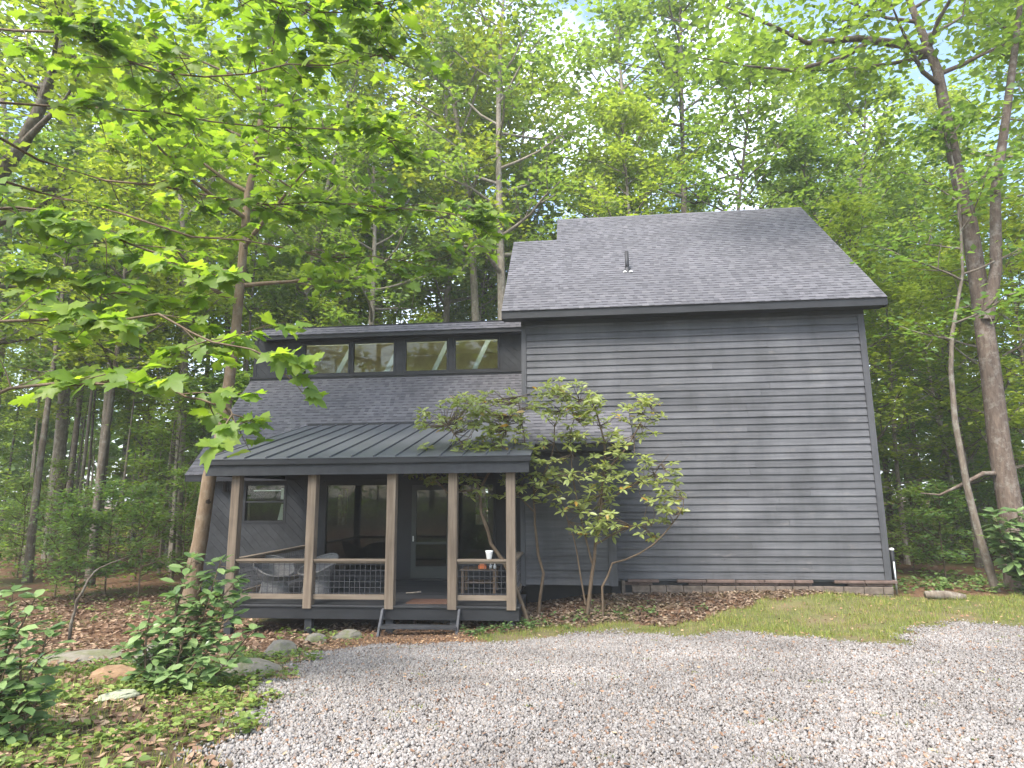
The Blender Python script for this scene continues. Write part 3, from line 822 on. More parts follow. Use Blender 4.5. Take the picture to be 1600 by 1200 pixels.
def rnd_dirs(r, k, tilt):
    """normals within about tilt of straight up, and random headings"""
    a = r.uniform(0, 2 * np.pi, k); t = np.abs(r.normal(0, tilt, k))
    nv = np.stack([np.sin(t) * np.cos(a), np.sin(t) * np.sin(a), np.cos(t)], -1)
    h = r.uniform(0, 2 * np.pi, k)
    return nv, np.stack([np.cos(h), np.sin(h), np.zeros(k)], -1)

def in_zone(r, k, zi, x0, x1, y0, y1, near=False):
    x = r.uniform(x0, x1, k)
    y = y0 + (y1 - y0) * (r.uniform(0, 1, k) ** (1.35 if near else 1.0))
    ok = zone(x, y) == zi
    return x[ok], y[ok]

def col_mat(name, stops, rough=0.8, use_obj=False, transl=0.0, tcol=None, spec=0.25, scale=None):
    """a colour of its own for each piece; optional light passing through (leaves)"""
    m, n, l, b = nmat(name)
    rv = objrand(n) if use_obj else islandrand(n)
    if use_obj == 'both':
        ad = n.new('ShaderNodeMath'); ad.operation = 'ADD'; l.new(islandrand(n), ad.inputs[0]); l.new(objrand(n), ad.inputs[1])
        fc = n.new('ShaderNodeMath'); fc.operation = 'FRACT'; l.new(ad.outputs[0], fc.inputs[0]); rv = fc.outputs[0]
    c = ramp(n, l, rv, stops)
    if transl and not use_obj:
        c = mix(n, l, c, ramp(n, l, objrand(n), [(0.0, (0.72, 0.80, 0.85)), (0.5, (1.0, 1.0, 1.0)), (1.0, (1.22, 1.10, 0.85))]), 1.0, 'MULTIPLY')
    if scale:
        g = noise(n, l, scale, 4, 0.6, coord='Position')
        c = mix(n, l, c, ramp(n, l, g, [(0.3, 0.72), (0.7, 1.28)]), 1.0, 'MULTIPLY')
    l.new(c, b.inputs['Base Color']); b.inputs['Roughness'].default_value = rough
    b.inputs['Specular IOR Level'].default_value = spec
    if transl:
        t = n.new('ShaderNodeBsdfTranslucent')
        tc = mix(n, l, c, tcol, 1.0, 'MULTIPLY')
        l.new(tc, t.inputs['Color'])
        ms = n.new('ShaderNodeMixShader'); ms.inputs[0].default_value = transl
        l.new(b.outputs[0], ms.inputs[1]); l.new(t.outputs[0], ms.inputs[2])
        l.new(ms.outputs[0], n['Material Output'].inputs['Surface'])
    return m

# gravel: crushed stone, angular lumps
r = np.random.RandomState(21)
M['stone'] = col_mat('crushed_stone', [(0.0, (0.125, 0.109, 0.10)), (0.25, (0.178, 0.163, 0.152)), (0.6, (0.215, 0.20, 0.189)), (0.86, (0.265, 0.249, 0.237)), (0.94, (0.205, 0.165, 0.13)), (1.0, (0.18, 0.10, 0.065))], 0.85, scale=0.55)
OV = np.array([(1, 0, 0), (-1, 0, 0), (0, 1, 0), (0, -1, 0), (0, 0, 1), (0, 0, -1)], float)
OF = np.array([(0, 2, 4), (2, 1, 4), (1, 3, 4), (3, 0, 4), (2, 0, 5), (1, 2, 5), (3, 1, 5), (0, 3, 5)])
xs_ = r.uniform(-5.5, 9.5, 340000); ys_ = 3.6 + 9.8 * r.uniform(0, 1, 340000) ** 1.35
ok = zone(xs_ + r.normal(0, 0.13, len(xs_)), ys_ + r.normal(0, 0.13, len(xs_))) == 1
xs_, ys_ = xs_[ok], ys_[ok]
k = len(xs_)
fv, fd = rnd_dirs(r, k, 0.8)
S = r.uniform(0.55, 1.0, (k, 3)) * (r.gamma(6.0, 0.0020, k) + 0.006)[:, None]
P = np.stack([xs_, ys_, zg(xs_, ys_) + S.mean(1) * 0.3 + r.uniform(0, 0.010, k)], -1)
V_, F_ = scatter(OV, OF, P, frames(fv, fd), S)
V_ += r.normal(0, 0.0018, V_.shape)
tag(ob('gravel', np_mesh('gravel', V_, F_, M['stone'])), 'pale grey crushed gravel covering the driveway', 'gravel', kind='stuff')

# fallen leaves: folded brown leaf shapes
LV = np.array([(-1, 0, 0.10), (-0.3, -0.48, 0.22), (0.35, -0.40, 0.15), (1.0, 0.0, 0.30), (0.35, 0.40, 0.18), (-0.3, 0.48, 0.26), (0.0, 0, 0.0)], float)
LF = np.array([(0, 1, 6), (1, 2, 6), (2, 3, 6), (3, 4, 6), (4, 5, 6), (5, 0, 6)])
M['deadleaf'] = col_mat('dead_leaf', [(0.0, (0.085, 0.052, 0.035)), (0.35, (0.175, 0.105, 0.068)), (0.65, (0.265, 0.168, 0.11)), (0.9, (0.37, 0.255, 0.17)), (1.0, (0.44, 0.33, 0.21))], 0.8, transl=0.15, tcol=(1, 0.8, 0.6))
def litter(name, label, pts, seed, size=(0.025, 0.06)):
    r = np.random.RandomState(seed); x, y = pts; k = len(x)
    nv, dv = rnd_dirs(r, k, 0.55)
    s = r.uniform(size[0], size[1], k)
    P = np.stack([x, y, zg(x, y) + 0.004 + r.uniform(0, 0.03, k)], -1)
    V_, F_ = scatter(LV, LF, P, frames(nv, dv), s)
    tag(ob(name, np_mesh(name, V_, F_, M['deadleaf'])), label, 'leaves', kind='stuff')
r = np.random.RandomState(33)
x, y = in_zone(r, 9000, 0, -1.3, 8.0, 13.0, 15.95); litter('leaf_mulch', 'reddish brown dead leaves banked along the clapboard wall', (x, y), 1)
x1, y1 = in_zone(r, 15000, 0, -15.5, -1.3, 7.5, 18.4)
ok = ~((x1 > -7.4) & (y1 > 14.4)); litter('leaf_litter', 'brown leaf litter on the woodland floor left of the porch', (x1[ok], y1[ok]), 2, (0.035, 0.08))
x, y = in_zone(r, 4200, 2, -5.2, -1.6, 10.7, 13.6); litter('mulch_chips', 'tan bark chips on the path to the porch step', (x, y), 3, (0.012, 0.035))
x, y = in_zone(r, 6500, 4, -9.5, -2.3, 3.5, 11.0); litter('verge_leaves', 'scattered dead leaves among the weeds beside the gravel', (x, y), 4, (0.03, 0.06))
x, y = in_zone(r, 1900, 1, -5.0, 9.0, 4.0, 13.0, True); litter('gravel_leaves', 'few rusty leaves scattered on the gravel', (x, y), 5, (0.018, 0.035))
x, y = in_zone(r, 1500, 3, -1.0, 11.0, 11.0, 16.3); litter('grass_leaves', 'few brown leaves lying in the grass strip', (x, y), 6, (0.02, 0.04))

# grass blades
GV = np.array([(-0.5, 0, 0), (0.5, 0, 0), (0.32, 0.25, 0.55), (-0.32, 0.25, 0.55), (0.0, 0.75, 0.95)], float)
GF3 = np.array([(0, 1, 2), (0, 2, 3), (3, 2, 4)])
M['grass'] = col_mat('grass_blade', [(0.0, (0.10, 0.165, 0.03)), (0.4, (0.17, 0.235, 0.05)), (0.75, (0.25, 0.28, 0.07)), (1.0, (0.36, 0.31, 0.13))], 0.6, transl=0.35, tcol=(1.1, 1.1, 0.6))
def grass(name, label, x, y, seed, h=(0.04, 0.10), w=0.006):
    r = np.random.RandomState(seed); k = len(x)
    nv, dv = rnd_dirs(r, k, 0.25)
    hh = r.uniform(h[0], h[1], k)
    S = np.stack([np.full(k, w) * r.uniform(0.7, 1.4, k), hh * r.uniform(0.2, 0.9, k), hh], -1)
    P = np.stack([x, y, zg(x, y) - 0.004], -1)
    V_, F_ = scatter(GV, GF3, P, frames(nv, dv), S)
    tag(ob(name, np_mesh(name, V_, F_, M['grass'])), label, 'grass', kind='stuff')
r = np.random.RandomState(44)
x, y = in_zone(r, 120000, 3, -2.2, 13.5, 11.0, 16.4)
dens = 0.5 + 0.5 * np.sin(x * 2.1 + np.sin(y * 2.7) * 1.5) * np.sin(y * 3.1 + 0.7) + 0.35 * np.sin(x * 5.3 + 2 * np.sin(y * 4.1))
edge = inside(GRAVEL, x, y - 0.35)
ok = r.uniform(0, 1, len(x)) < np.where(edge, 0.10, 0.12 + 0.75 * dens)
grass('verge_grass', 'strip of yellow-green grass between gravel and wall', x[ok], y[ok], 5, (0.03, 0.13))
cx_, cy_ = r.uniform(-3.5, 7.5, 60), 4.8 + 7.6 * r.uniform(0, 1, 60)
x = np.concatenate([cx_[i] + r.normal(0, 0.06, 26) for i in range(60)]); y = np.concatenate([cy_[i] + r.normal(0, 0.04, 26) for i in range(60)])
ok = zone(x, y) == 1
grass('gravel_weeds', 'tiny green tufts growing through the gravel', x[ok], y[ok], 6, (0.02, 0.05), 0.009)
x, y = in_zone(r, 16000, 4, -8.5, -2.3, 3.6, 11.0)
grass('bank_grass', 'sparse grass among the weeds beside the gravel', x, y, 7, (0.04, 0.12))
# low leafy ground cover
M['weed'] = col_mat('weed_leaf', [(0.0, (0.08, 0.135, 0.04)), (0.5, (0.13, 0.205, 0.06)), (1.0, (0.22, 0.29, 0.09))], 0.5, transl=0.35, tcol=(1.1, 1.15, 0.5))
WVt = np.array([(0, 0, 0), (0.35, -0.30, 0.06), (0.75, -0.22, 0.05), (1.0, 0, -0.04), (0.75, 0.22, 0.05), (0.35, 0.30, 0.06), (0.5, 0, -0.02)], float)
WF = np.array([(0, 1, 6), (1, 2, 6), (2, 3, 6), (3, 4, 6), (4, 5, 6), (5, 0, 6)])
def ground_cover(name, label, x, y, seed, size=(0.04, 0.09), top=0.16, per=9):
    r = np.random.RandomState(seed); k = len(x)
    cx = np.repeat(x, per) + r.normal(0, 0.05, k * per); cyy = np.repeat(y, per) + r.normal(0, 0.05, k * per)
    hz = np.repeat(r.uniform(0.3, 1.0, k), per) * r.uniform(0.15, 1.0, k * per) * top
    nv, dv = rnd_dirs(r, k * per, 0.5)
    P = np.stack([cx, cyy, zg(cx, cyy) + hz], -1)
    V_, F_ = scatter(WVt, WF, P, frames(nv, dv), r.uniform(size[0], size[1], k * per))
    tag(ob(name, np_mesh(name, V_, F_, M['weed'])), label, 'weeds', kind='stuff')
x, y = in_zone(r, 2300, 4, -8.5, -2.3, 3.6, 10.8)
d = np.sin(x * 1.9 + 1) * np.sin(y * 2.3) + 0.35
ok = r.uniform(0, 1, len(x)) < np.clip(d + 0.35, 0.08, 1)
ground_cover('weed_cover', 'bright green leafy weeds beside the gravel, lower left', x[ok], y[ok], 8)
bx = np.concatenate([r.normal(-1.0, 0.55, 34), r.normal(0.5, 0.45, 16), r.normal(-1.9, 0.25, 20), r.normal(1.4, 0.2, 5), r.normal(2.6, 0.1, 2)])
by = np.concatenate([r.normal(13.35, 0.2, 34), r.normal(14.05, 0.25, 16), r.normal(12.9, 0.25, 20), r.normal(14.2, 0.2, 5), r.normal(14.3, 0.1, 2)])
ground_cover('bed_cover', 'low blue-green plants at the foot of the rhododendron', bx, by, 9, (0.05, 0.10), 0.2, 8)
bx = r.uniform(7.3, 15, 260); by = 16.7 + r.uniform(-0.35, 2.2, 260) - (bx - 7.3) * 0.05
ground_cover('woods_edge_weeds', 'bright weeds along the edge of the right-hand woods', bx, by, 10, (0.06, 0.14), 0.28, 9)
bx = r.uniform(-16, -7.8, 120); by = r.uniform(14.0, 20.0, 120)
ground_cover('left_edge_weeds', 'patchy green seedlings on the litter left of the cabin', bx, by, 11, (0.06, 0.12), 0.22, 8)
bx = np.concatenate([r.uniform(-6.2, -4.6, 14), r.normal(-4.6, 0.3, 9)]); by = np.concatenate([r.uniform(12.6, 13.6, 14), r.normal(12.2, 0.5, 9)])
ground_cover('porch_edge_weeds', 'small weeds under the front edge of the porch deck', bx, by, 12, (0.05, 0.11), 0.16, 7)
# ------------------------------------------------------------------ vegetation
def at(u, v, Y):
    """the point at depth Y that a sight line through (u,v) of the 1600x1200 photograph meets"""
    d = ROT.T @ np.array([(u - 800) / FPX, (v - 600) / FPX, 1.0])
    return CAM + d * (Y / d[1])

def bark(name, dark, light, rough=0.9, lichen=None, spots=None):
    m, n, l, b = nmat(name)
    pos = n.new('ShaderNodeNewGeometry').outputs['Position']
    g = noise(n, l, 9.0, 6, 0.7, pos, (1.6, 1.6, 0.35))
    c = ramp(n, l, g, [(0.3, dark), (0.7, light)])
    if lichen:
        q = noise(n, l, 4.5, 6, 0.75, pos); c = mix(n, l, c, lichen, ramp(n, l, q, [(0.50, 0.0), (0.62, 0.65)]))
    if spots:
        q = noise(n, l, 3.0, 3, 0.6, pos, (1, 1, 1.6)); c = mix(n, l, c, spots, ramp(n, l, q, [(0.66, 0.0), (0.70, 0.9)]))
    rv = ramp(n, l, objrand(n), [(0.0, 0.72), (1.0, 1.25)])
    c = mix(n, l, c, rv, 1.0, 'MULTIPLY')
    l.new(c, b.inputs['Base Color']); b.inputs['Roughness'].default_value = rough; b.inputs['Specular IOR Level'].default_value = 0.2
    bump(n, l, b, g, 0.7, 0.02)
    return m
M['bark'] = bark('grey_brown_bark', (0.07, 0.055, 0.042), (0.20, 0.165, 0.13), lichen=(0.24, 0.235, 0.20))
M['palebark'] = bark('pale_bark', (0.13, 0.105, 0.08), (0.30, 0.255, 0.20), lichen=(0.34, 0.32, 0.27))
M['goldbark'] = bark('tan_spotted_bark', (0.12, 0.085, 0.055), (0.24, 0.175, 0.115), lichen=(0.24, 0.20, 0.15), spots=(0.03, 0.025, 0.02))
M['oakbark'] = bark('rough_oak_bark', (0.060, 0.044, 0.035), (0.165, 0.125, 0.098), lichen=(0.22, 0.20, 0.175))
M['twig'] = bark('twig_bark', (0.09, 0.06, 0.04), (0.20, 0.15, 0.10))
def leafmat(name, a, b_, c_, t=0.45, tcol=(1.5, 1.5, 0.5), rough=0.45, obj=False, spec=0.3):
    return col_mat(name, [(0.0, a), (0.5, b_), (1.0, c_)], rough, obj, t, tcol, spec)
M['leafA'] = leafmat('broadleaf_canopy', (0.12, 0.19, 0.055), (0.165, 0.245, 0.075), (0.225, 0.30, 0.10), 0.55)
M['leafB'] = leafmat('yellow_green_canopy', (0.14, 0.205, 0.05), (0.205, 0.275, 0.07), (0.275, 0.335, 0.095), 0.55)
M['leafC'] = leafmat('understory_leaf', (0.11, 0.18, 0.06), (0.15, 0.235, 0.085), (0.205, 0.29, 0.11), 0.55)
M['maple'] = leafmat('maple_leaf', (0.11, 0.19, 0.035), (0.16, 0.255, 0.045), (0.24, 0.33, 0.06), 0.6, obj='both')
M['rhodo'] = leafmat('rhododendron_leaf', (0.23, 0.285, 0.085), (0.33, 0.38, 0.12), (0.44, 0.48, 0.165), 0.48, (1.1, 1.1, 0.5), 0.35, obj='both', spec=0.5)
M['rhodo'].node_tree.nodes['Color Ramp'].color_ramp.elements.new(0.965).color = (0.22, 0.25, 0.07, 1)
M['rhodo'].node_tree.nodes['Color Ramp'].color_ramp.elements[-1].color = (0.50, 0.28, 0.06, 1)
M['laurel'] = leafmat('laurel_leaf', (0.095, 0.16, 0.06), (0.15, 0.23, 0.085), (0.25, 0.34, 0.14), 0.35, (1.0, 1.2, 0.6), 0.28, obj='both', spec=0.6)

# leaf shapes: base at the origin, tip along +x
QV = np.array([(0, 0, 0), (0.5, -0.32, 0.07), (1.0, 0, -0.06), (0.5, 0.32, 0.07)], float)
QF = np.array([(0, 1, 2), (0, 2, 3)])
EV = np.array([(0, 0, 0), (0.3, -0.15, 0.03), (0.7, -0.15, 0.02), (1.0, 0, -0.10), (0.7, 0.15, 0.02), (0.3, 0.15, 0.03), (0.5, 0, -0.01)], float)
EF = np.array([(0, 1, 6), (1, 2, 6), (2, 3, 6), (3, 4, 6), (4, 5, 6), (5, 0, 6)])
_o = [(0.0, 0.0), (0.06, -0.30), (-0.02, -0.42), (0.26, -0.40), (0.40, -0.62), (0.52, -0.40), (0.72, -0.46), (0.66, -0.24), (0.84, -0.20), (1.05, 0.0),
      (0.84, 0.20), (0.66, 0.24), (0.72, 0.46), (0.52, 0.40), (0.40, 0.62), (0.26, 0.40), (-0.02, 0.42), (0.06, 0.30)]
MV = np.array([(x, y, 0.05 - 0.35 * y * y - 0.16 * x * x) for x, y in _o] + [(0.42, 0, -0.02)], float)
MF = np.array([(i, (i + 1) % 18, 18) for i in range(18)])
def mleaf(cx, cy, sx, sy, sk):
    v = MV.copy(); x, y = v[:, 0].copy(), v[:, 1].copy()
    v[:, 0] = x * sx; v[:, 1] = y * sy + sk * x * x; v[:, 2] = 0.06 - cy * y * y - cx * x * x + 0.05 * np.sin(7 * x + 5 * y)
    return v
MLS = [mleaf(0.16, 0.35, 1, 1, 0), mleaf(0.42, 0.55, 1.08, 0.85, 0.08), mleaf(-0.10, 0.20, 0.95, 1.05, -0.07), mleaf(0.30, -0.35, 1.0, 0.9, 0.05), mleaf(0.62, 0.10, 1.05, 0.95, -0.1)]

def leaf_parts(root, name, V, F, P, RF, S, mat, keep, fname='foliage'):
    """leaves: the ones that show largest are objects of their own, the rest one mass"""
    P = np.asarray(P); S = np.asarray(S, float)
    loc = np.array(root.location)
    order = np.argsort(np.linalg.norm(P - CAM, axis=1) / S)
    VS = V if isinstance(V, list) else [V]
    if keep:
        me = [np_mesh(name, v_, F, mat) for v_ in VS]
        for i in order[:keep]:
            o = bpy.data.objects.new(name, me[i % len(me)]); COL.objects.link(o); o.parent = root
            mm = Matrix.Identity(4)
            for a in range(3):
                for b_ in range(3): mm[a][b_] = RF[i][a, b_] * S[i]
                mm[a][3] = P[i][a] - loc[a]
            o.matrix_basis = mm
    rest = order[keep:]
    if len(rest):
        VV, FF, nb = [], [], 0
        for j, v_ in enumerate(VS):
            sel = rest[rest % len(VS) == j]
            V_, F_ = scatter(v_, F, P[sel] - loc, RF[sel], S[sel])
            VV.append(V_); FF.append(F_ + nb); nb += len(V_)
        o = ob(fname, np_mesh(fname, np.concatenate(VV), np.concatenate(FF), mat), root)
        o['kind'] = 'stuff'

def limb(mb, r, p0, d, L, r0, up=0.25, n_=4, wob=0.12, k=6):
    pts = [np.array(p0, float)]; d = np.array(d, float); d /= np.linalg.norm(d)
    for i in range(n_):
        d = d + np.array([r.normal(0, wob), r.normal(0, wob), r.normal(0, wob * 0.6) + up / n_]); d /= np.linalg.norm(d)
        pts.append(pts[-1] + d * L / n_)
    mb.tube(pts, [r0 * (1 - 0.75 * i / n_) for i in range(n_ + 1)], k, cap=False)
    return pts, d

def tree_geo(seed, H, cb, cr, tr, nl, nleaf, ls, path=None, leaf=(QV, QF), clus=0.75, flat=0.5, tilt=0.6, k=8, prof=None):
    """returns (trunk builder, leaf points, frames, sizes)"""
    r = np.random.RandomState(seed)
    mb = MB()
    if path is None:
        lx, ly = r.normal(0, 0.035, 2) * H; bx_, by_ = r.normal(0, 0.02, 2) * H; ph = r.uniform(0, 6.3)
        path = []
        for i in range(9):
            t = i / 8
            path.append(np.array([lx * t * t + bx_ * math.sin(t * 5 + ph) * t, ly * t * t + by_ * math.cos(t * 4.2 + ph) * t, -0.25 + (H * 0.94 + 0.25) * t]))
    path = [np.asarray(p, float) for p in path]
    radii = []
    for i in range(len(path)):
        t = i / (len(path) - 1); radii.append(tr * (1.25 if i == 0 else 1.0) * (1 - 0.86 * t ** 1.1))
    mb.tube(path, radii, k, cap=False)
    zs = np.array([p[2] for p in path]); arr = np.array(path)
    def on(z): return np.array([np.interp(z, zs, arr[:, j]) for j in range(3)])
    def rad(z): return np.interp(z, zs, radii)
    cl = []
    az = r.uniform(0, 6.3)
    for i in range(nl):
        t = (i + r.uniform(0, 0.8)) / nl; z = cb + (zs[-1] - cb) * t
        az += 2.4 + r.normal(0, 0.4)
        pf = prof(t) if prof else (0.55 + 0.9 * t - 1.15 * t * t)
        L = cr * max(0.25, pf) * r.uniform(0.75, 1.2)
        el = 0.15 + 0.75 * t + r.normal(0, 0.12)
        d = (math.cos(az) * math.cos(el), math.sin(az) * math.cos(el), math.sin(el))
        pts, dd = limb(mb, r, on(z), d, L, rad(z) * 0.5 + 0.012, 0.25)
        cl.append((pts[-1], clus)); cl.append((0.5 * (pts[-1] + pts[-2]), clus * 0.9))
        for j in range(4):
            s = r.uniform(0.3, 1.0); q = s * 4; a = int(min(q, 3)); p = pts[a] + (pts[a + 1] - pts[a]) * (q - a)
            d2 = np.array(d) * 0.5 + r.normal(0, 0.6, 3) + np.array((0, 0, 0.15))
            tp, _ = limb(mb, r, p, d2, L * 0.42, 0.012 + rad(z) * 0.12, 0.1, 2, 0.1, 4)
            cl.append((tp[-1], clus)); cl.append((tp[1], clus * 0.7))
    cl.append((path[-1], clus))
    C = np.array([c[0] for c in cl]); W = np.array([c[1] for c in cl])
    idx = r.randint(0, len(C), nleaf)
    P = C[idx] + r.normal(0, 1, (nleaf, 3)) * np.array([1, 1, flat]) * (W[idx] * 0.62)[:, None]
    nv, dv = rnd_dirs(r, nleaf, tilt)
    dv[:, 2] -= 0.25
    return mb, P, frames(nv, dv), ls * r.uniform(0.65, 1.3, nleaf)

PROTO = {}
def proto(key, bm_, lm_, *a, **kw):
    leaf = kw.get('leaf', (QV, QF))
    mb, P, RF, S = tree_geo(*a, **kw)
    V_, F_ = scatter(leaf[0], leaf[1], P, RF, S)
    PROTO[key] = (mb.mesh('trunk', M[bm_], True), np_mesh('crown', V_, F_, M[lm_]))
for i in range(6):
    proto('C%d' % i, ('bark', 'palebark', 'bark')[i % 3], ('leafA', 'leafB')[i % 2], 100 + i, (22, 25, 20, 24, 26, 21)[i], (10, 11, 8.5, 12, 10.5, 9)[i], (4.2, 4.6, 3.8, 4.4, 5.0, 4.0)[i], (0.19, 0.23, 0.15, 0.21, 0.25, 0.17)[i], 26, 6000, 0.25, clus=0.62, flat=0.36)
for i in range(5):
    proto('U%d' % i, ('bark', 'palebark')[i % 2], ('leafC', 'leafB', 'leafC')[i % 3], 200 + i, (9, 11, 7.5, 10, 12)[i], (1.6, 2.6, 1.2, 2.0, 3.0)[i], (2.4, 2.8, 2.2, 2.6, 2.6)[i], (0.075, 0.10, 0.06, 0.085, 0.11)[i], 22, 3700, 0.19, clus=0.55, flat=0.26, tilt=0.4)
for i in range(3):
    proto('S%d' % i, 'twig', ('leafC', 'leafA', 'leafC')[i], 300 + i, (3.2, 4.4, 2.6)[i], (0.5, 0.8, 0.4)[i], (1.1, 1.3, 1.0)[i], (0.025, 0.032, 0.02)[i], 14, 1500, 0.13, clus=0.34, flat=0.3, tilt=0.4)

for i in range(4):
    proto('P%d' % i, ('palebark', 'bark', 'palebark', 'bark')[i], ('leafA', 'leafC', 'leafB', 'leafA')[i], 350 + i, (15, 18, 13, 16)[i], (7.5, 9, 6, 8)[i], (2.0, 2.3, 1.8, 2.2)[i], (0.07, 0.09, 0.055, 0.08)[i], 16, 2300, 0.19, clus=0.6, flat=0.35)

def plant(kind, x, y, sc, rot, label, group, cat='tree'):
    nm = {'C': 'broadleaf_tree', 'U': 'understory_tree', 'S': 'sapling', 'P': 'slender_tree'}[kind[0]]
    if group and kind[0] == 'S':
        dep = 'far back' if y > 23 else ('halfway in' if y > 19.5 else 'nearest the front'); bg_ = {'S0': 'slim', 'S1': 'taller', 'S2': 'low bushy'}[kind]
        label = '%s %s, %s' % (bg_, label, dep); group = '%s, %s' % (group, dep)
    if group and kind[0] != 'S' and y > 0:
        tone = ('pale-barked', 'yellow-green') if kind in ('C1', 'C4', 'U1', 'U3', 'P0', 'P2') else ('grey-barked', 'deep green')
        dep = 'far back' if y > 36 else ('deep' if y > 28 else 'near the front')
        label = '%s %s, %s' % (tone[0], label, dep); group = '%s, %s' % (group, dep)
    o = empty(nm, (x, y, float(zg(x, y)) - 0.05), label, cat, group)
    o.rotation_euler = (0, 0, rot); o.scale = (sc, sc, sc * (1 + 0.08 * math.sin(x * 7 + y * 3)))
    ob('trunk', PROTO[kind][0], o); ob('crown', PROTO[kind][1], o)
    return o

LAB = {
 ('L', 'C'): ('tall tree in the woods left of the cabin', 'tall trees left of the cabin'),
 ('L', 'U'): ('slim understory tree among the left-hand trunks', 'understory trees left of the cabin'),
 ('R', 'C'): ('tall tree in the woods right of the clapboard wall', 'tall trees right of the cabin'),
 ('R', 'U'): ('slim understory tree in the right-hand woods', 'understory trees right of the cabin'),
 ('B', 'C'): ('tall tree rising behind the cabin roofs', 'tall trees behind the cabin'),
 ('B', 'U'): ('understory tree behind the cabin roofs', 'understory trees behind the cabin'),
 ('L', 'P'): ('thin pole-like tree among the left-hand woods', 'thin trees left of the cabin'),
 ('R', 'P'): ('thin pole-like tree in the right-hand woods', 'thin trees right of the cabin'),
 ('B', 'P'): ('thin pole-like tree behind the cabin roofs', 'thin trees behind the cabin'),
 ('L', 'S'): ('small green sapling on the litter left of the cabin', 'saplings left of the cabin'),
 ('R', 'S'): ('small green sapling at the edge of the right-hand woods', 'saplings right of the cabin'),
}
rt = np.random.RandomState(77)
placed = [(-8.8, 14.6), (10.4, 17.0), (9.5, 16.4)]
def try_place(x0, x1, y0, y1, dmin, tries=60):
    for _ in range(tries):
        x, y = rt.uniform(x0, x1), rt.uniform(y0, y1)
        if x < -0.97 * y - 3.0 or x > 0.74 * y + 3.0: continue
        if -12.3 < x < 8.9 and y < 25.6: continue
        if y > 26 and abs(x + 0.036 * y) < 1.9: continue          # the open strip of sky above the tall roof
        if min((x - a) ** 2 + (y - b_) ** 2 for a, b_ in placed) < dmin ** 2: continue
        placed.append((x, y)); return x, y
    return None
def fill(side, kind, n_, x0, x1, y0, y1, dmin, sc=(0.85, 1.12)):
    nv_ = {'C': 6, 'U': 5, 'S': 3, 'P': 4}[kind]
    for i in range(n_):
        q = try_place(x0, x1, y0, y1, dmin)
        if q is None: continue
        lab, grp = LAB[(side, kind)]
        plant(kind + str(rt.randint(nv_)), q[0], q[1], rt.uniform(*sc), rt.uniform(0, 6.3), lab, grp)
# trees that can be told apart first
for kd, x, y, sc, rot, lab in (
    ('C5', -16.2, 20.3, 0.82, 1.0, 'pale crooked trunk standing on the litter, nearest of the left-hand woods'),
    ('C2', -19.0, 20.9, 0.95, 2.2, 'pale leaning slender tree near the left edge of the woods'),
    ('C1', -16.0, 24.5, 0.95, 4.0, 'grey straight trunk in the gap left of the low roof'),
    ('C4', -9.3, 27.5, 0.92, 0.4, 'thick brown trunk rising behind the clerestory roof'),
    ('C3', 3.1, 27.8, 0.98, 5.1, 'straight trunk rising behind the tall roof ridge'),
    ('C0', 6.6, 27.0, 0.95, 2.8, 'dark double-looking trunk behind the right half of the tall roof ridge'),
    ('C1', -4.6, 30.5, 1.28, 3.3, 'tall airy tree behind the junction of the two roofs'),
    ('C5', -5.6, 36.0, 1.55, 0.9, 'airy tree left of the open sky above the tall roof'),
    ('C4', 3.6, 35.0, 1.38, 5.6, 'tall crown right of the open sky above the tall roof'),
    ('C3', 5.5, 32.0, 1.35, 2.1, 'tall crown above the middle of the tall roof ridge'),
    ('C2', 11.2, 26.5, 0.9, 1.9, 'thin forked tree just right of the tall roof rake'),
    ('U1', 10.6, 22.5, 0.9, 0.8, 'leafy understory tree close to the right corner of the cabin')):
    placed.append((x, y)); plant(kd, x, y, sc, rot, lab, None)
fill('L', 'C', 27, -48, -11.0, 21, 50, 2.6, (1.0, 1.3))
fill('L', 'U', 18, -42, -10.5, 18.5, 46, 1.7)
fill('R', 'C', 17, 9.0, 36, 20, 50, 2.8, (1.0, 1.3))
fill('R', 'U', 30, 8.9, 34, 18.5, 44, 1.7)
fill('B', 'C', 15, -13, 12, 27, 52, 2.9, (1.05, 1.4))
fill('B', 'U', 16, -13, 12, 26.5, 44, 2.0, (1.1, 1.5))
fill('L', 'P', 34, -34, -11.0, 19, 36, 0.9)
fill('R', 'P', 12, 9.9, 24, 19, 34, 1.0)
fill('B', 'P', 8, -12, 11, 26.5, 36, 1.0)
fill('L', 'S', 20, -26, -10.0, 15.5, 27, 1.0)
fill('R', 'S', 16, 8.5, 22, 18.0, 27, 1.0)

for i in range(12):   # the clearing's other side, which the windows mirror
    x, y = -22 + i * 4.0 + rt.uniform(-1.5, 1.5), -13 - rt.uniform(0, 9)
    plant('CU'[i % 2] + str(rt.randint(5)), x, y, rt.uniform(0.8, 1.1), rt.uniform(0, 6.3), 'tree across the drive that only the window panes mirror', 'trees across the drive')
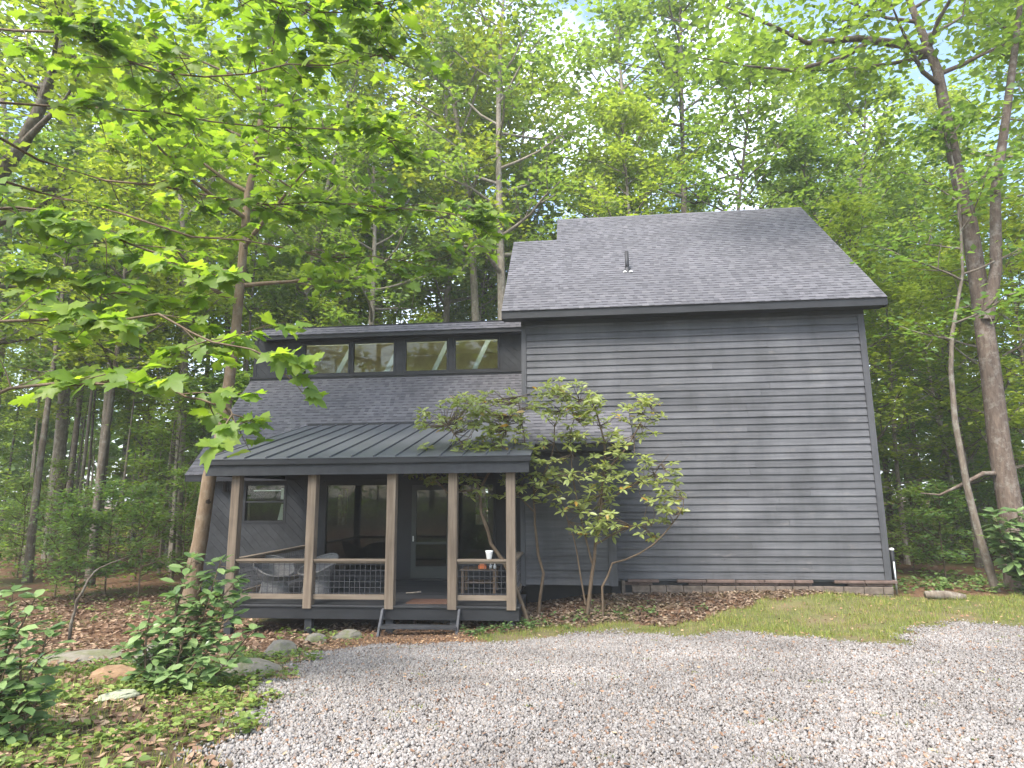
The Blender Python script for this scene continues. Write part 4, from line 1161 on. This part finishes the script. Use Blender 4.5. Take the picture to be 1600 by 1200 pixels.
# far woods that read as one mass, all the way round
r = np.random.RandomState(91)
k = 46000
a = np.where(r.uniform(0, 1, k) < 0.74, r.uniform(-1.15, 1.0, k), r.uniform(0, 6.283, k))
rad_ = 54 + 26 * r.uniform(0, 1, k) ** 1.3
hx, hy = np.sin(a) * rad_, np.cos(a) * rad_ + 4
top = 11 + 3.0 * np.sin(a * 9 + 1) * np.sin(a * 23) + 3.0 * np.sin(a * 41)
hz = top * r.uniform(0, 1, k) ** 0.8 * 1.2
P = np.stack([hx, hy, zg(hx, hy) + hz], -1) + r.normal(0, 0.5, (k, 3))
nv, dv = rnd_dirs(r, k, 0.7)
V_, F_ = scatter(QV, QF, P, frames(nv, dv), r.uniform(0.7, 1.5, k))
tag(ob('far_woods', np_mesh('far_woods', V_, F_, M['leafC'])), 'distant green woods closing the view behind all the trees', 'woods', kind='stuff')
# loose undergrowth of the forest floor
k = 34000
x = np.concatenate([r.uniform(-46, -11.5, 11000), r.uniform(9, 36, 9000), r.uniform(-12, 9, 2000), r.uniform(-34, 30, 12000)]); y = np.concatenate([r.uniform(20, 52, 11000), r.uniform(18.4, 50, 9000), r.uniform(27, 45, 2000), -4 - r.uniform(0, 30, 12000)])
P = np.stack([x, y, zg(x, y) + r.gamma(1.5, 0.35, k)], -1)
nv, dv = rnd_dirs(r, k, 0.5)
V_, F_ = scatter(QV, QF, P, frames(nv, dv), r.uniform(0.12, 0.30, k))
tag(ob('undergrowth', np_mesh('undergrowth', V_, F_, M['leafC'])), 'low green undergrowth on the floor of the woods', 'undergrowth', kind='stuff')

# ---- slender tree at the left corner of the porch
pp = [(-9.12, 14.6, -0.4), (-9.02, 14.6, 1.07), (-8.94, 14.6, 1.6), (-8.83, 14.6, 3.08), (-8.62, 14.6, 3.93), (-8.52, 14.6, 5.03), (-8.41, 14.6, 6.64), (-8.37, 14.6, 8.32), (-8.33, 14.6, 10.4), (-8.18, 14.6, 11.3), (-8.08, 14.6, 13.1), (-7.95, 14.6, 14.9), (-7.9, 14.6, 17.0), (-7.8, 14.5, 19.0)]
root = empty('porch_tree', (-9.1, 14.6, float(zg(-9.1, 14.6))), 'slender tan spotted trunk leaning right in front of the low roof', 'tree')
mb, P, RF, S = tree_geo(501, 19, 7.2, 4.4, 0.19, 26, 3000, 0.25, path=pp, clus=0.75, flat=0.4, tilt=0.55)
mb.build('trunk', M['goldbark'], root, True)
leaf_parts(root, 'leaf', MLS, MF, P, RF, S, M['maple'], 0, 'crown')

# ---- big oak at the right edge, with its long left limb and second stem
root = empty('oak_tree', (10.47, 17.0, float(zg(10.5, 17))), 'big rough-barked tree with a long left limb at the right edge', 'tree')
op = [(10.50, 17.0, -0.3), (10.46, 17.0, 0.2), (10.55, 17.0, 2.08), (10.49, 17.0, 3.64), (10.53, 17.0, 5.6), (10.53, 17.0, 7.8), (10.52, 17.0, 9.57), (10.40, 17.0, 10.86), (10.33, 17.0, 12.37), (10.25, 17.0, 14.1), (10.03, 17.0, 15.1), (9.75, 17.0, 16.4), (9.4, 17.2, 19.0), (9.2, 17.4, 21.5)]
mb, P, RF, S = tree_geo(502, 21, 13.5, 5.0, 0.30, 20, 4600, 0.24, path=op, clus=0.9, flat=0.4)
rr = np.random.RandomState(3)
sec = [(10.5, 16.8, 6.9), (10.75, 16.6, 8.15), (10.94, 16.5, 10.2), (11.48, 16.5, 12.3), (12.04, 16.5, 14.6), (12.3, 16.5, 15.7), (12.6, 16.4, 18)]
mb.tube(sec, [0.15, 0.14, 0.12, 0.10, 0.08, 0.06, 0.03], 8, cap=False)
lft = [(10.2, 17.0, 14.6), (9.42, 17.0, 15.0), (8.25, 17.0, 15.3), (6.84, 16.9, 15.2), (5.82, 16.8, 15.8), (4.6, 16.7, 16.4)]
mb.tube(lft, [0.14, 0.12, 0.095, 0.07, 0.05, 0.02], 7, cap=False)
mb.tube([(8.6, 17, 15.2), (7.6, 16.7, 14.5), (6.2, 16.5, 14.1), (4.9, 16.3, 14.2), (3.6, 16.2, 14.5)], [0.09, 0.07, 0.05, 0.03, 0.012], 6, cap=False)
mb.tube([(10.5, 17, 3.0), (10.0, 16.95, 3.02), (9.5, 17.0, 2.75), (9.0, 17.1, 2.5), (8.6, 17.2, 2.55)], [0.07, 0.055, 0.045, 0.03, 0.012], 6, cap=False)
mb.build('trunk', M['oakbark'], root, True)
ce = np.array([p for q in (sec[2:], lft[1:], [(6.2, 16.5, 14.1), (4.9, 16.3, 14.2), (3.6, 16.2, 14.5), (5.5, 16.6, 15.0)]) for p in q])
ix = rr.randint(0, len(ce), 2000)
P2 = ce[ix] + rr.normal(0, 1, (2000, 3)) * np.array([0.8, 0.7, 0.38])
nv, dv = rnd_dirs(rr, 2000, 0.6)
P = np.concatenate([P, P2]); RF = np.concatenate([RF, frames(nv, dv)]); S = np.concatenate([S, 0.22 * rr.uniform(0.65, 1.3, 2000)])
leaf_parts(root, 'leaf', QV, QF, P, RF, S, M['leafA'], 0, 'crown')
# slim curved tree in front of it
root = empty('curved_tree', (9.75, 16.6, float(zg(9.75, 16.6))), 'slim curved trunk standing just left of the big right-edge oak', 'tree')
cp = [(9.8, 16.6, -0.2), (9.75, 16.6, 0.1), (9.5, 16.6, 1.62), (9.38, 16.6, 2.7), (9.3, 16.6, 4.3), (9.36, 16.6, 5.6), (9.5, 16.6, 6.5), (9.95, 16.6, 8.1), (10.2, 16.7, 10.5), (10.1, 16.8, 12.5)]
mb, P, RF, S = tree_geo(503, 12.5, 6.2, 2.0, 0.105, 14, 1500, 0.19, path=cp, clus=0.7, flat=0.35, tilt=0.45)
mb.build('trunk', M['bark'], root, True)
leaf_parts(root, 'leaf', QV, QF, P, RF, S, M['leafC'], 0, 'crown')

# ---- leaning trunk high at the left edge
lp = [(-17.6, 13.5, -0.5), (-17.0, 13.5, 3.0), (-15.9, 13.5, 6.4)] + [tuple(at(u, v, 13.5)) for u, v in ((-10, 285), (35, 225), (62, 170), (85, 105), (105, 50), (118, -20), (125, -140))]
root = empty('leaning_tree', (-17.6, 13.5, float(zg(-17.6, 13.5))), 'grey trunk leaning in from the left edge high up', 'tree')
mb, P, RF, S = tree_geo(504, 18, 6.2, 4.2, 0.26, 24, 6500, 0.21, path=lp, clus=0.8, flat=0.4)
mb.build('trunk', M['bark'], root, True)
leaf_parts(root, 'leaf', QV, QF, P, RF, S, M['leafA'], 0, 'crown')

# ---- maple whose trunk stands outside the left edge and whose boughs hang into view
root = empty('maple_tree', (-8.2, 6.0, float(zg(-8.2, 6.0))), 'maple boughs with large bright green leaves hanging in from the left', 'tree')
mb = MB(); rr = np.random.RandomState(8)
tz = float(zg(-8.2, 6.0))
mb.tube([(-8.2, 6.0, tz - 0.3), (-8.25, 6.0, 2.5), (-8.1, 6.1, 5), (-8.0, 6.2, 8), (-7.9, 6.3, 11.5)], [0.24, 0.2, 0.18, 0.14, 0.06], 10, cap=False)
BOUGH = [  # start height on the trunk, then sight lines (u, v, depth)
 (4.2, [(-60, 560, 6.6), (60, 500, 6.9), (190, 500, 7.1), (300, 520, 7.2), (390, 545, 7.2), (440, 555, 7.2)], 130),
 (3.6, [(-60, 640, 6.2), (80, 600, 6.6), (200, 590, 6.8), (290, 620, 6.9), (360, 640, 6.9), (395, 655, 6.9)], 80),
 (6.0, [(-60, 330, 7.0), (80, 330, 7.4), (200, 380, 7.8), (300, 430, 8.0), (370, 440, 8.0)], 150),
 (8.0, [(-60, 40, 7.6), (90, 50, 8.0), (200, 95, 8.4), (320, 120, 8.6), (450, 100, 8.8), (560, 90, 8.8), (650, 110, 8.8)], 300),
 (7.2, [(0, 160, 8.4), (180, 170, 9.2), (330, 190, 10.0), (470, 200, 10.4), (580, 200, 10.6), (640, 230, 10.6)], 280),
 (9.5, [(100, -90, 7.8), (300, -40, 8.4), (450, 10, 8.6), (560, 20, 8.6), (620, 30, 8.6)], 220),
 (7.6, [(60, 250, 9.5), (250, 290, 10.6), (420, 320, 11.2), (560, 320, 11.6), (680, 330, 11.8), (790, 345, 11.8)], 330),
 (5.2, [(-40, 430, 7.4), (80, 430, 7.8), (160, 460, 8.0), (230, 470, 8.0)], 90),
 (6.8, [(60, 300, 10.0), (300, 370, 10.8), (460, 390, 11.2), (580, 400, 11.4), (660, 410, 11.4)], 130),
]
LPs, Lns, Lds, Lss = [], [], [], []
for hz0, sl_, nlv in BOUGH:
    pts = [np.array([-8.05, 6.1, hz0])] + [at(*q) for q in sl_]
    pts = [p for a, b_ in zip(pts[:-1], pts[1:]) for p in (a, 0.5 * (a + b_) + rr.normal(0, 0.07, 3))] + [pts[-1]]
    nn = len(pts)
    mb.tube(pts, [0.022 * (1 - 0.85 * i / (nn - 1)) + 0.004 for i in range(nn)], 6, cap=False)
    inner_ = pts[2:]
    nlv = int(nlv * 1.5); ntw = max(6, nlv // 9)
    for j in range(ntw):
        q = rr.uniform(0.25, len(inner_) - 1.001); a = int(q); p = inner_[a] + (inner_[a+1] - inner_[a]) * (q - a)
        d = (inner_[a+1] - inner_[a]); d = d / np.linalg.norm(d) * 0.5 + rr.normal(0, 0.55, 3) * np.array([1, 1, 0.45])
        L = rr.uniform(0.3, 1.0) * (0.7 + 0.06 * p[1])
        tp, _ = limb(mb, rr, p, d, L, 0.010, -0.05, 3, 0.18, 4)
        for m_ in range(max(3, nlv // ntw)):
            s = rr.uniform(0.25, 1.0) * 3; a2 = int(min(s, 2.99)); pq = tp[a2] + (tp[a2+1] - tp[a2]) * (s - a2)
            dd = (tp[-1] - tp[0]) * 1.2 + rr.normal(0, 0.5, 3); dd[2] = -abs(rr.normal(0.22, 0.22))
            LPs.append(pq + dd * 0.08); Lds.append(dd)
            Lns.append(np.array([rr.normal(0, 0.42), rr.normal(0, 0.42) - 0.5, 1.0])); Lss.append(rr.uniform(0.14, 0.30))
mb.build('trunk', M['twig'], root, True)
leaf_parts(root, 'leaf', MLS, MF, np.array(LPs), frames(np.array(Lns), np.array(Lds)), np.array(Lss), M['maple'], 300, 'crown')

# ---- rhododendron in front of the bump-out
root = empty('rhododendron', (-0.5, 14.0, float(zg(-0.5, 14.0))), 'leggy many-stemmed rhododendron with yellowing leaves in front of the clapboards', 'shrub')
mb = MB(); rr = np.random.RandomState(14)
RD = 14.0
STEM = [
 ([(828, 985, 13.7), (800, 900, 13.75), (768, 850, 13.8), (752, 800, 13.8), (748, 765, 13.8), (738, 725, 13.8), (720, 690, 13.8), (700, 665, 13.8)], 0.06),
 ([(768, 850, 13.8), (756, 815, 13.7), (750, 795, 13.6)], 0.03),
 ([(748, 765, 13.8), (700, 770, 13.7), (680, 750, 13.6), (655, 735, 13.6)], 0.028),
 ([(752, 760, 13.8), (775, 720, 13.8), (790, 670, 13.9), (800, 630, 13.9)], 0.032),
 ([(840, 955, 14.4), (848, 895, 14.4), (838, 840, 14.4), (835, 800, 14.4), (835, 765, 14.4), (825, 720, 14.3), (815, 660, 14.2), (808, 620, 14.2)], 0.045),
 ([(835, 770, 14.4), (860, 720, 14.3), (868, 665, 14.2), (880, 620, 14.2)], 0.03),
 ([(835, 800, 14.4), (805, 770, 14.2), (795, 745, 14.1)], 0.02),
 ([(917, 975, 14.2), (925, 900, 14.2), (932, 850, 14.2), (938, 800, 14.2), (943, 740, 14.2), (945, 690, 14.2), (930, 640, 14.2), (915, 605, 14.2)], 0.055),
 ([(943, 740, 14.2), (980, 700, 14.1), (1000, 660, 14.1), (1012, 630, 14.1)], 0.03),
 ([(938, 790, 14.2), (985, 760, 14.1), (1020, 740, 14.0), (1045, 710, 14.0)], 0.026),
 ([(932, 850, 14.2), (975, 825, 14.0), (1000, 820, 13.9), (1018, 822, 13.8)], 0.024),
 ([(942, 975, 14.0), (942, 915, 14.0), (955, 880, 14.0), (1000, 865, 13.9), (1040, 835, 13.8), (1062, 800, 13.8), (1068, 780, 13.8)], 0.034),
 ([(915, 945, 14.25), (900, 860, 14.3), (895, 835, 14.3), (880, 795, 14.3), (870, 760, 14.3)], 0.026),
 ([(925, 880, 14.2), (905, 800, 14.1), (895, 740, 14.0), (890, 680, 14.0), (905, 625, 14.0)], 0.03),
]
tips = []
for sl_, r0 in STEM:
    pts = [at(*q) for q in sl_]; nn = len(pts)
    if r0 > 0.03 and sl_[0][1] > 940: pts[0][2] = float(zg(pts[0][0], pts[0][1])) - 0.08
    sm = []
    for a in range(nn - 1):
        for t in (0, 0.5): sm.append(pts[a] + (pts[a+1] - pts[a]) * t + rr.normal(0, 0.012, 3) * (a > 0))
    sm.append(pts[-1])
    mb.tube(sm, [0.82 * r0 * (1 - 0.72 * i / (len(sm) - 1)) for i in range(len(sm))], 7, cap=False)
    tips += sm[len(sm) // 2:]
tips = np.array([t for t in tips if t[2] > 1.9])
BL = [((715, 668), (66, 50), 74), ((690, 735), (52, 28), 44), ((770, 640), (54, 36), 56), ((800, 700), (62, 48), 66), ((880, 625), (56, 32), 60), ((925, 670), (60, 45), 46),
      ((1005, 650), (34, 36), 26), ((985, 740), (74, 48), 44), ((900, 760), (78, 45), 40), ((1040, 780), (34, 34), 22), ((930, 820), (45, 22), 24), ((1020, 826), (28, 16), 8), ((765, 765), (50, 22), 12), ((840, 750), (50, 40), 22)]
P, N_, D_, S = [], [], [], []
for (u, v), (su, sv), cnt in BL:
    for i in range(int(cnt * 1.1)):
        ang = rr.uniform(0, 6.283); q = math.sqrt(rr.uniform(0, 1))
        c_ = at(u + su * q * math.cos(ang), v + sv * q * math.sin(ang), rr.uniform(13.45, 14.55))
        j = np.argmin(np.linalg.norm(tips - c_, axis=1))
        md = 0.5 * (tips[j] + c_) + rr.normal(0, 0.05, 3); md[2] -= 0.05
        mb.tube([tips[j], md, c_], [0.010, 0.007, 0.004], 4, cap=False)
        nl_ = rr.randint(6, 10)
        for m_ in range(nl_):
            ha = 6.283 * m_ / nl_ + rr.normal(0, 0.25); el = rr.normal(0.15, 0.55)
            d = np.array([math.cos(ha) * math.cos(el), math.sin(ha) * math.cos(el), math.sin(el)])
            P.append(c_ + d * 0.012); D_.append(d); N_.append(np.array([rr.normal(0, 0.45), rr.normal(-0.35, 0.45), 1.0])); S.append(rr.uniform(0.12, 0.21))
mb.build('stem', M['twig'], root, True)
leaf_parts(root, 'leaf', EV * np.array([1, 1.15, 1]), EF, np.array(P), frames(np.array(N_), np.array(D_)), np.array(S), M['rhodo'], 260)

# ---- evergreen shrubs at the lower left
def laurel(name, base, stems, label, seed, size, keep, spread=0.13):
    root = empty(name, (base[0], base[1], float(zg(base[0], base[1]))), label, 'shrub')
    mb = MB(); rr = np.random.RandomState(seed); P, N_, D_, S = [], [], [], []
    for top in stems:
        b0 = np.array([base[0] + rr.normal(0, 0.12), base[1] + rr.normal(0, 0.12), float(zg(base[0], base[1])) - 0.05])
        t_ = np.array(top); md = 0.5 * (b0 + t_) + rr.normal(0, 0.06, 3)
        pts = [b0, 0.5 * (b0 + md), md, 0.5 * (md + t_), t_]
        mb.tube(pts, [0.018, 0.015, 0.012, 0.009, 0.005], 6, cap=False)
        L = np.linalg.norm(t_ - b0); nn = max(5, int(L / 0.075))
        for i in range(nn):
            s = 0.22 + 0.78 * (i + 1) / nn; q = s * 4; a = int(min(q, 3.99)); p = pts[a] + (pts[a+1] - pts[a]) * (q - a)
            m_n = 3 if i < nn - 1 else 6
            for m_ in range(m_n):
                ha = rr.uniform(0, 6.283); el = rr.normal(0.25, 0.3) + (0.45 if i == nn - 1 else 0)
                d = np.array([math.cos(ha) * math.cos(el), math.sin(ha) * math.cos(el), math.sin(el)])
                off = rr.uniform(0.02, spread) if i < nn - 1 else 0.01
                if off > 0.06: mb.tube([p, p + d * off], [0.005, 0.003], 4, cap=False)
                P.append(p + d * off); D_.append(d + np.array([0, 0, -0.1])); N_.append(np.array([rr.normal(0, 0.3), rr.normal(-0.15, 0.3), 1.0])); S.append(rr.uniform(*size))
    mb.build('stem', M['twig'], root, True)
    leaf_parts(root, 'leaf', EV * np.array([1, 1.5, 1]), EF, np.array(P), frames(np.array(N_), np.array(D_)), np.array(S), M['laurel'], keep)
laurel('laurel_shrub', (-4.85, 7.35), [at(u, v, Y) for u, v, Y in ((300, 872, 7.5), (345, 876, 7.6), (395, 985, 7.5), (190, 1010, 7.2), (355, 1040, 7.2), (255, 975, 7.2), (370, 905, 7.6), (330, 930, 7.4), (365, 960, 7.5), (235, 945, 7.3), (215, 985, 7.2), (275, 930, 7.3), (290, 985, 7.1), (340, 1000, 7.3), (240, 1020, 7.2), (310, 1030, 7.1), (280, 1060, 7.0), (225, 1050, 7.1), (375, 930, 7.7), (320, 900, 7.6))],
       'glossy evergreen shrub standing in front of the left porch corner', 31, (0.11, 0.19), 220)
laurel('laurel_shrub', (-4.75, 5.15), [at(u, v, Y) for u, v, Y in ((-30, 930, 5.2), (20, 925, 5.3), (55, 935, 5.4), (75, 985, 5.3), (30, 985, 5.2), (60, 1030, 5.2), (10, 1040, 5.1), (-20, 1000, 5.1), (40, 1090, 5.1), (15, 1130, 5.1), (70, 1075, 5.2), (-25, 1100, 5.0))],
       'dark glossy evergreen shrub cut by the lower left edge', 32, (0.10, 0.17), 160)
laurel('laurel_shrub', (10.25, 16.2), [at(u, v, Y) for u, v, Y in ((1550, 800, 15.8), (1575, 815, 15.9), (1590, 800, 15.8), (1560, 840, 15.9), (1585, 850, 15.8), (1600, 830, 15.9))],
       'young broad-leaved plant growing against the big right-edge oak', 33, (0.2, 0.34), 40)

# ---- crooked dead stem and a thin sapling on the left bank
root = MB().tube([at(108, 1005, 12.2), at(111, 975, 12.2), at(117, 955, 12.25), at(120, 938, 12.2), at(129, 925, 12.2), at(137, 908, 12.2), at(148, 893, 12.3), at(155, 888, 12.3), at(172, 880, 12.4), at(195, 872, 12.4)], [0.034, 0.031, 0.027, 0.03, 0.024, 0.022, 0.017, 0.015, 0.01, 0.005], 7).build('dead_stem', M['bark'], None, True)
tag(root, 'thin crooked bare stem on the leafy bank at left', 'stem')
# ------------------------------------------------------------------ things on the porch
def tub_chair(x, y, face, label):
    root = empty('wicker_chair', (x, y, DZ), label, 'chair', 'wicker chairs on the porch')
    n_ = 26; mb = MB(); inn = MB(); rim = []
    def rim_h(a): return 0.46 + 0.40 * (0.5 - 0.5 * math.cos(a)) ** 1.2
    rings = []
    for t in (0.0, 0.35, 0.7, 1.0):
        ring = []
        for i in range(n_):
            a = 2 * math.pi * i / n_
            rr_ = 0.29 + 0.13 * t ** 0.8 + (0.05 * t if math.cos(a) < 0 else 0)
            z = 0.34 + (rim_h(a) - 0.34) * t
            ring.append((rr_ * math.cos(a + face), rr_ * math.sin(a + face), z))
        rings.append(ring)
    for ring in rings: mb.v += ring
    for j in range(3):
        for i in range(n_):
            q = (i + 1) % n_; mb.f.append((j*n_+i, j*n_+q, (j+1)*n_+q, (j+1)*n_+i))
    mb.build('seat_shell', M['wicker'], root, True, local=True)
    MB().tube([Vector(p) for p in rings[3]] + [Vector(rings[3][0])], 0.022, 8, cap=False).build('rim', M['wicker'], root, True, local=True)
    MB().lathe((0, 0, 0), [(0.34, 0.0), (0.345, 0.03), (0.30, 0.18), (0.275, 0.33), (0.29, 0.36)], n_).build('base', M['wicker'], root, True, local=True)
    MB().lathe((0, 0, 0.36), [(0.001, 0.05), (0.2, 0.055), (0.27, 0.03), (0.285, -0.01)], n_).build('cushion', M['wicker'], root, True, local=True)
tub_chair(-7.02, 14.55, R(-38), 'grey wicker tub chair nearest the left porch corner')
tub_chair(-6.18, 14.95, R(-120), 'grey wicker tub chair half hidden by the second porch post')
tb = empty('side_table', (-2.35, 15.35, DZ), 'small dark timber table at the right end of the porch', 'table')
tm = wood('brown_table_wood', (0.10, 0.065, 0.04), (0.19, 0.13, 0.085), (0.3, 2, 2), 0.6, 0.1)
for j in range(4): MB().cbox(-0.42, 0.42, -0.30 + j * 0.15, -0.156 + j * 0.15, 0.515, 0.54, 0.004).build('top_board', tm, tb, local=True)
for sx in (-1, 1):
    for sy in (-1, 1):
        MB().cbox(sx * 0.37 - 0.03, sx * 0.37 + 0.03, sy * 0.25 - 0.03, sy * 0.25 + 0.03, 0.0, 0.513, 0.004).build('leg', tm, tb, local=True)
MB().box(-0.335, 0.335, -0.24, 0.24, 0.22, 0.245).build('shelf', tm, tb, local=True)
tz_ = DZ + 0.541
o = MB().lathe((0, 0, 0), [(0.001, 0.0), (0.045, 0.0), (0.05, 0.01), (0.075, 0.14), (0.085, 0.17), (0.075, 0.17), (0.045, 0.02), (0.001, 0.018)], 18).build('cup', M['white'], None, True)
o.location = (-1.86, yr, 1.291); tag(o, 'white flared cup standing on the porch rail at right', 'cup')
om = plain('orange_plastic', (0.75, 0.20, 0.06), 0.45, 0.05)
o = MB().cbox(-0.09, 0.09, -0.06, 0.06, 0.0, 0.09, 0.012).box(-0.06, 0.06, -0.045, 0.045, 0.091, 0.105).build('orange_box', om, None)
o.location = (-2.27, 15.2, tz_); tag(o, 'small orange box on the porch table', 'box')
for dx, hh, lb in ((-2.08, 0.13, 'short white bottle beside the orange box on the porch table'), (-1.98, 0.12, 'slim white bottle at the right end of the porch table')):
    o = MB().lathe((0, 0, 0), [(0.001, 0), (0.036, 0), (0.036, hh * 0.6), (0.016, hh * 0.75), (0.016, hh), (0.001, hh)], 14).build('bottle', M['white'], None, True)
    o.location = (dx, 15.2, tz_); tag(o, lb, 'bottle')
dmm = plain('brown_coir', (0.105, 0.06, 0.045), 0.95, 0.4, 40, 0, 0.1, 0.8)
o = MB().cbox(-0.46, 0.46, -0.28, 0.28, 0, 0.018, 0.006).build('doormat', dmm, None); o.location = (-3.2, 13.85, DZ + 0.003)
tag(o, 'brown doormat on the deck at the top of the porch step', 'doormat')
o = MB().tube([(-0.16, 0, 0.02), (-0.05, 0.02, 0.024), (0.06, 0.03, 0.03), (0.18, 0.06, 0.045)], [0.012, 0.016, 0.016, 0.02], 8).build('stick', M['palebark'], None, True)
o.location = (-3.85, 14.9, DZ + 0.003); tag(o, 'pale stick lying on the deck beside the doorway post', 'stick')

# ------------------------------------------------------------------ rocks and a log
def rock_mat(name, a, b_, moss=None):
    m, n, l, b = nmat(name)
    g = noise(n, l, 7.0, 6, 0.7, coord='Position'); c = ramp(n, l, g, [(0.3, a), (0.7, b_)])
    if moss:
        q = noise(n, l, 3.0, 5, 0.7, coord='Position'); c = mix(n, l, c, moss, ramp(n, l, q, [(0.48, 0.0), (0.6, 0.8)]))
    l.new(c, b.inputs['Base Color']); b.inputs['Roughness'].default_value = 0.9; bump(n, l, b, g, 0.7, 0.03)
    return m
RK = {'tan': rock_mat('tan_rock', (0.17, 0.10, 0.055), (0.31, 0.195, 0.11)), 'grey': rock_mat('grey_rock', (0.12, 0.105, 0.09), (0.23, 0.205, 0.17), (0.13, 0.14, 0.06)),
      'slab': rock_mat('grey_slab', (0.13, 0.115, 0.09), (0.22, 0.195, 0.16), (0.12, 0.125, 0.055)), 'pale': rock_mat('pale_slab', (0.20, 0.21, 0.14), (0.33, 0.345, 0.25))}
import bmesh
def rock(x, y, sx, sy, sz, rot, mat, label, seed, sink=0.42):
    rr = np.random.RandomState(seed)
    bm_ = bmesh.new(); bmesh.ops.create_icosphere(bm_, subdivisions=3, radius=1.0)
    pl = [(rr.normal(0, 1, 3), rr.uniform(0.62, 0.92)) for _ in range(11)]
    pl = [(p / np.linalg.norm(p), d) for p, d in pl]
    for v in bm_.verts:
        p = np.array(v.co)
        for nn_, d in pl:
            e = p @ nn_ - d
            if e > 0: p = p - nn_ * e * 0.92
        p = p + 0.03 * np.sin(p[[1, 2, 0]] * 9 + seed) + 0.018 * np.sin(p[[2, 0, 1]] * 23 + 2 * seed)
        v.co = (p[0] * sx, p[1] * sy, p[2] * sz)
    m = bpy.data.meshes.new('rock'); bm_.to_mesh(m); bm_.free(); m.materials.append(RK[mat])
    o = ob('rock', m, None, (x, y, float(zg(x, y)) + sz * (1 - 2 * sink))); o.rotation_euler = (rr.normal(0, 0.1), rr.normal(0, 0.1), rot)
    tag(o, label, 'rock')
rock(-5.75, 7.85, 0.34, 0.22, 0.19, 0.3, 'tan', 'orange tan rock left of the evergreen shrub', 1)
rock(-4.70, 10.05, 0.30, 0.26, 0.23, 1.0, 'grey', 'rounded grey rock at the gravel edge in front of the porch', 2)
rock(-4.62, 12.75, 0.34, 0.22, 0.16, 0.2, 'grey', 'mossy rock just below the porch deck left of the step', 3)
rock(-5.00, 12.2, 0.22, 0.2, 0.15, 0.9, 'grey', 'smaller rock in front of the mossy porch rock', 8)
rock(-4.35, 8.55, 0.52, 0.30, 0.10, -0.2, 'slab', 'flat stone slab beside the gravel right of the evergreen shrub', 4, 0.3)
rock(-6.35, 9.55, 0.36, 0.3, 0.26, 0.6, 'grey', 'pinkish grey rock behind the evergreen shrub', 5)
rock(-4.95, 6.75, 0.26, 0.11, 0.06, 0.5, 'pale', 'pale tilted slab lying under the evergreen shrub', 6, 0.2)
rock(-8.0, 9.9, 0.8, 0.5, 0.10, 0.15, 'slab', 'long mossy flat rock on the bank at left', 7, 0.4)
lg = MB()
lg.tube([(-0.38, 0, 0), (-0.2, 0.01, 0.01), (0.05, 0, 0.02), (0.3, -0.02, 0.0), (0.40, -0.02, 0)], [0.075, 0.095, 0.1, 0.09, 0.07], 10)
lo = lg.build('log', M['bark'], None, True); lo.location = (8.05, 15.6, float(zg(8.05, 15.6)) + 0.07); lo.rotation_euler = (0, 0.05, -0.15)
tag(lo, 'short brown log lying in the grass right of the cabin', 'log')

# ------------------------------------------------------------------ the soft hazy air of the woods
hm = bpy.data.materials.new('pale_haze'); hm.use_nodes = True
hn, hl = hm.node_tree.nodes, hm.node_tree.links
hn.remove(hn['Principled BSDF'])
pv = hn.new('ShaderNodeVolumePrincipled'); pv.inputs['Density'].default_value = 0.0011
pv.inputs['Color'].default_value = (0.93, 0.96, 0.95, 1)
hl.new(pv.outputs[0], hn['Material Output'].inputs['Volume'])
hz_ = MB().box(-405, 405, -305, 505, -4.0, 46.0).build('haze', hm, None)
tag(hz_, 'thin pale haze in the air of the woods', 'haze', kind='stuff')
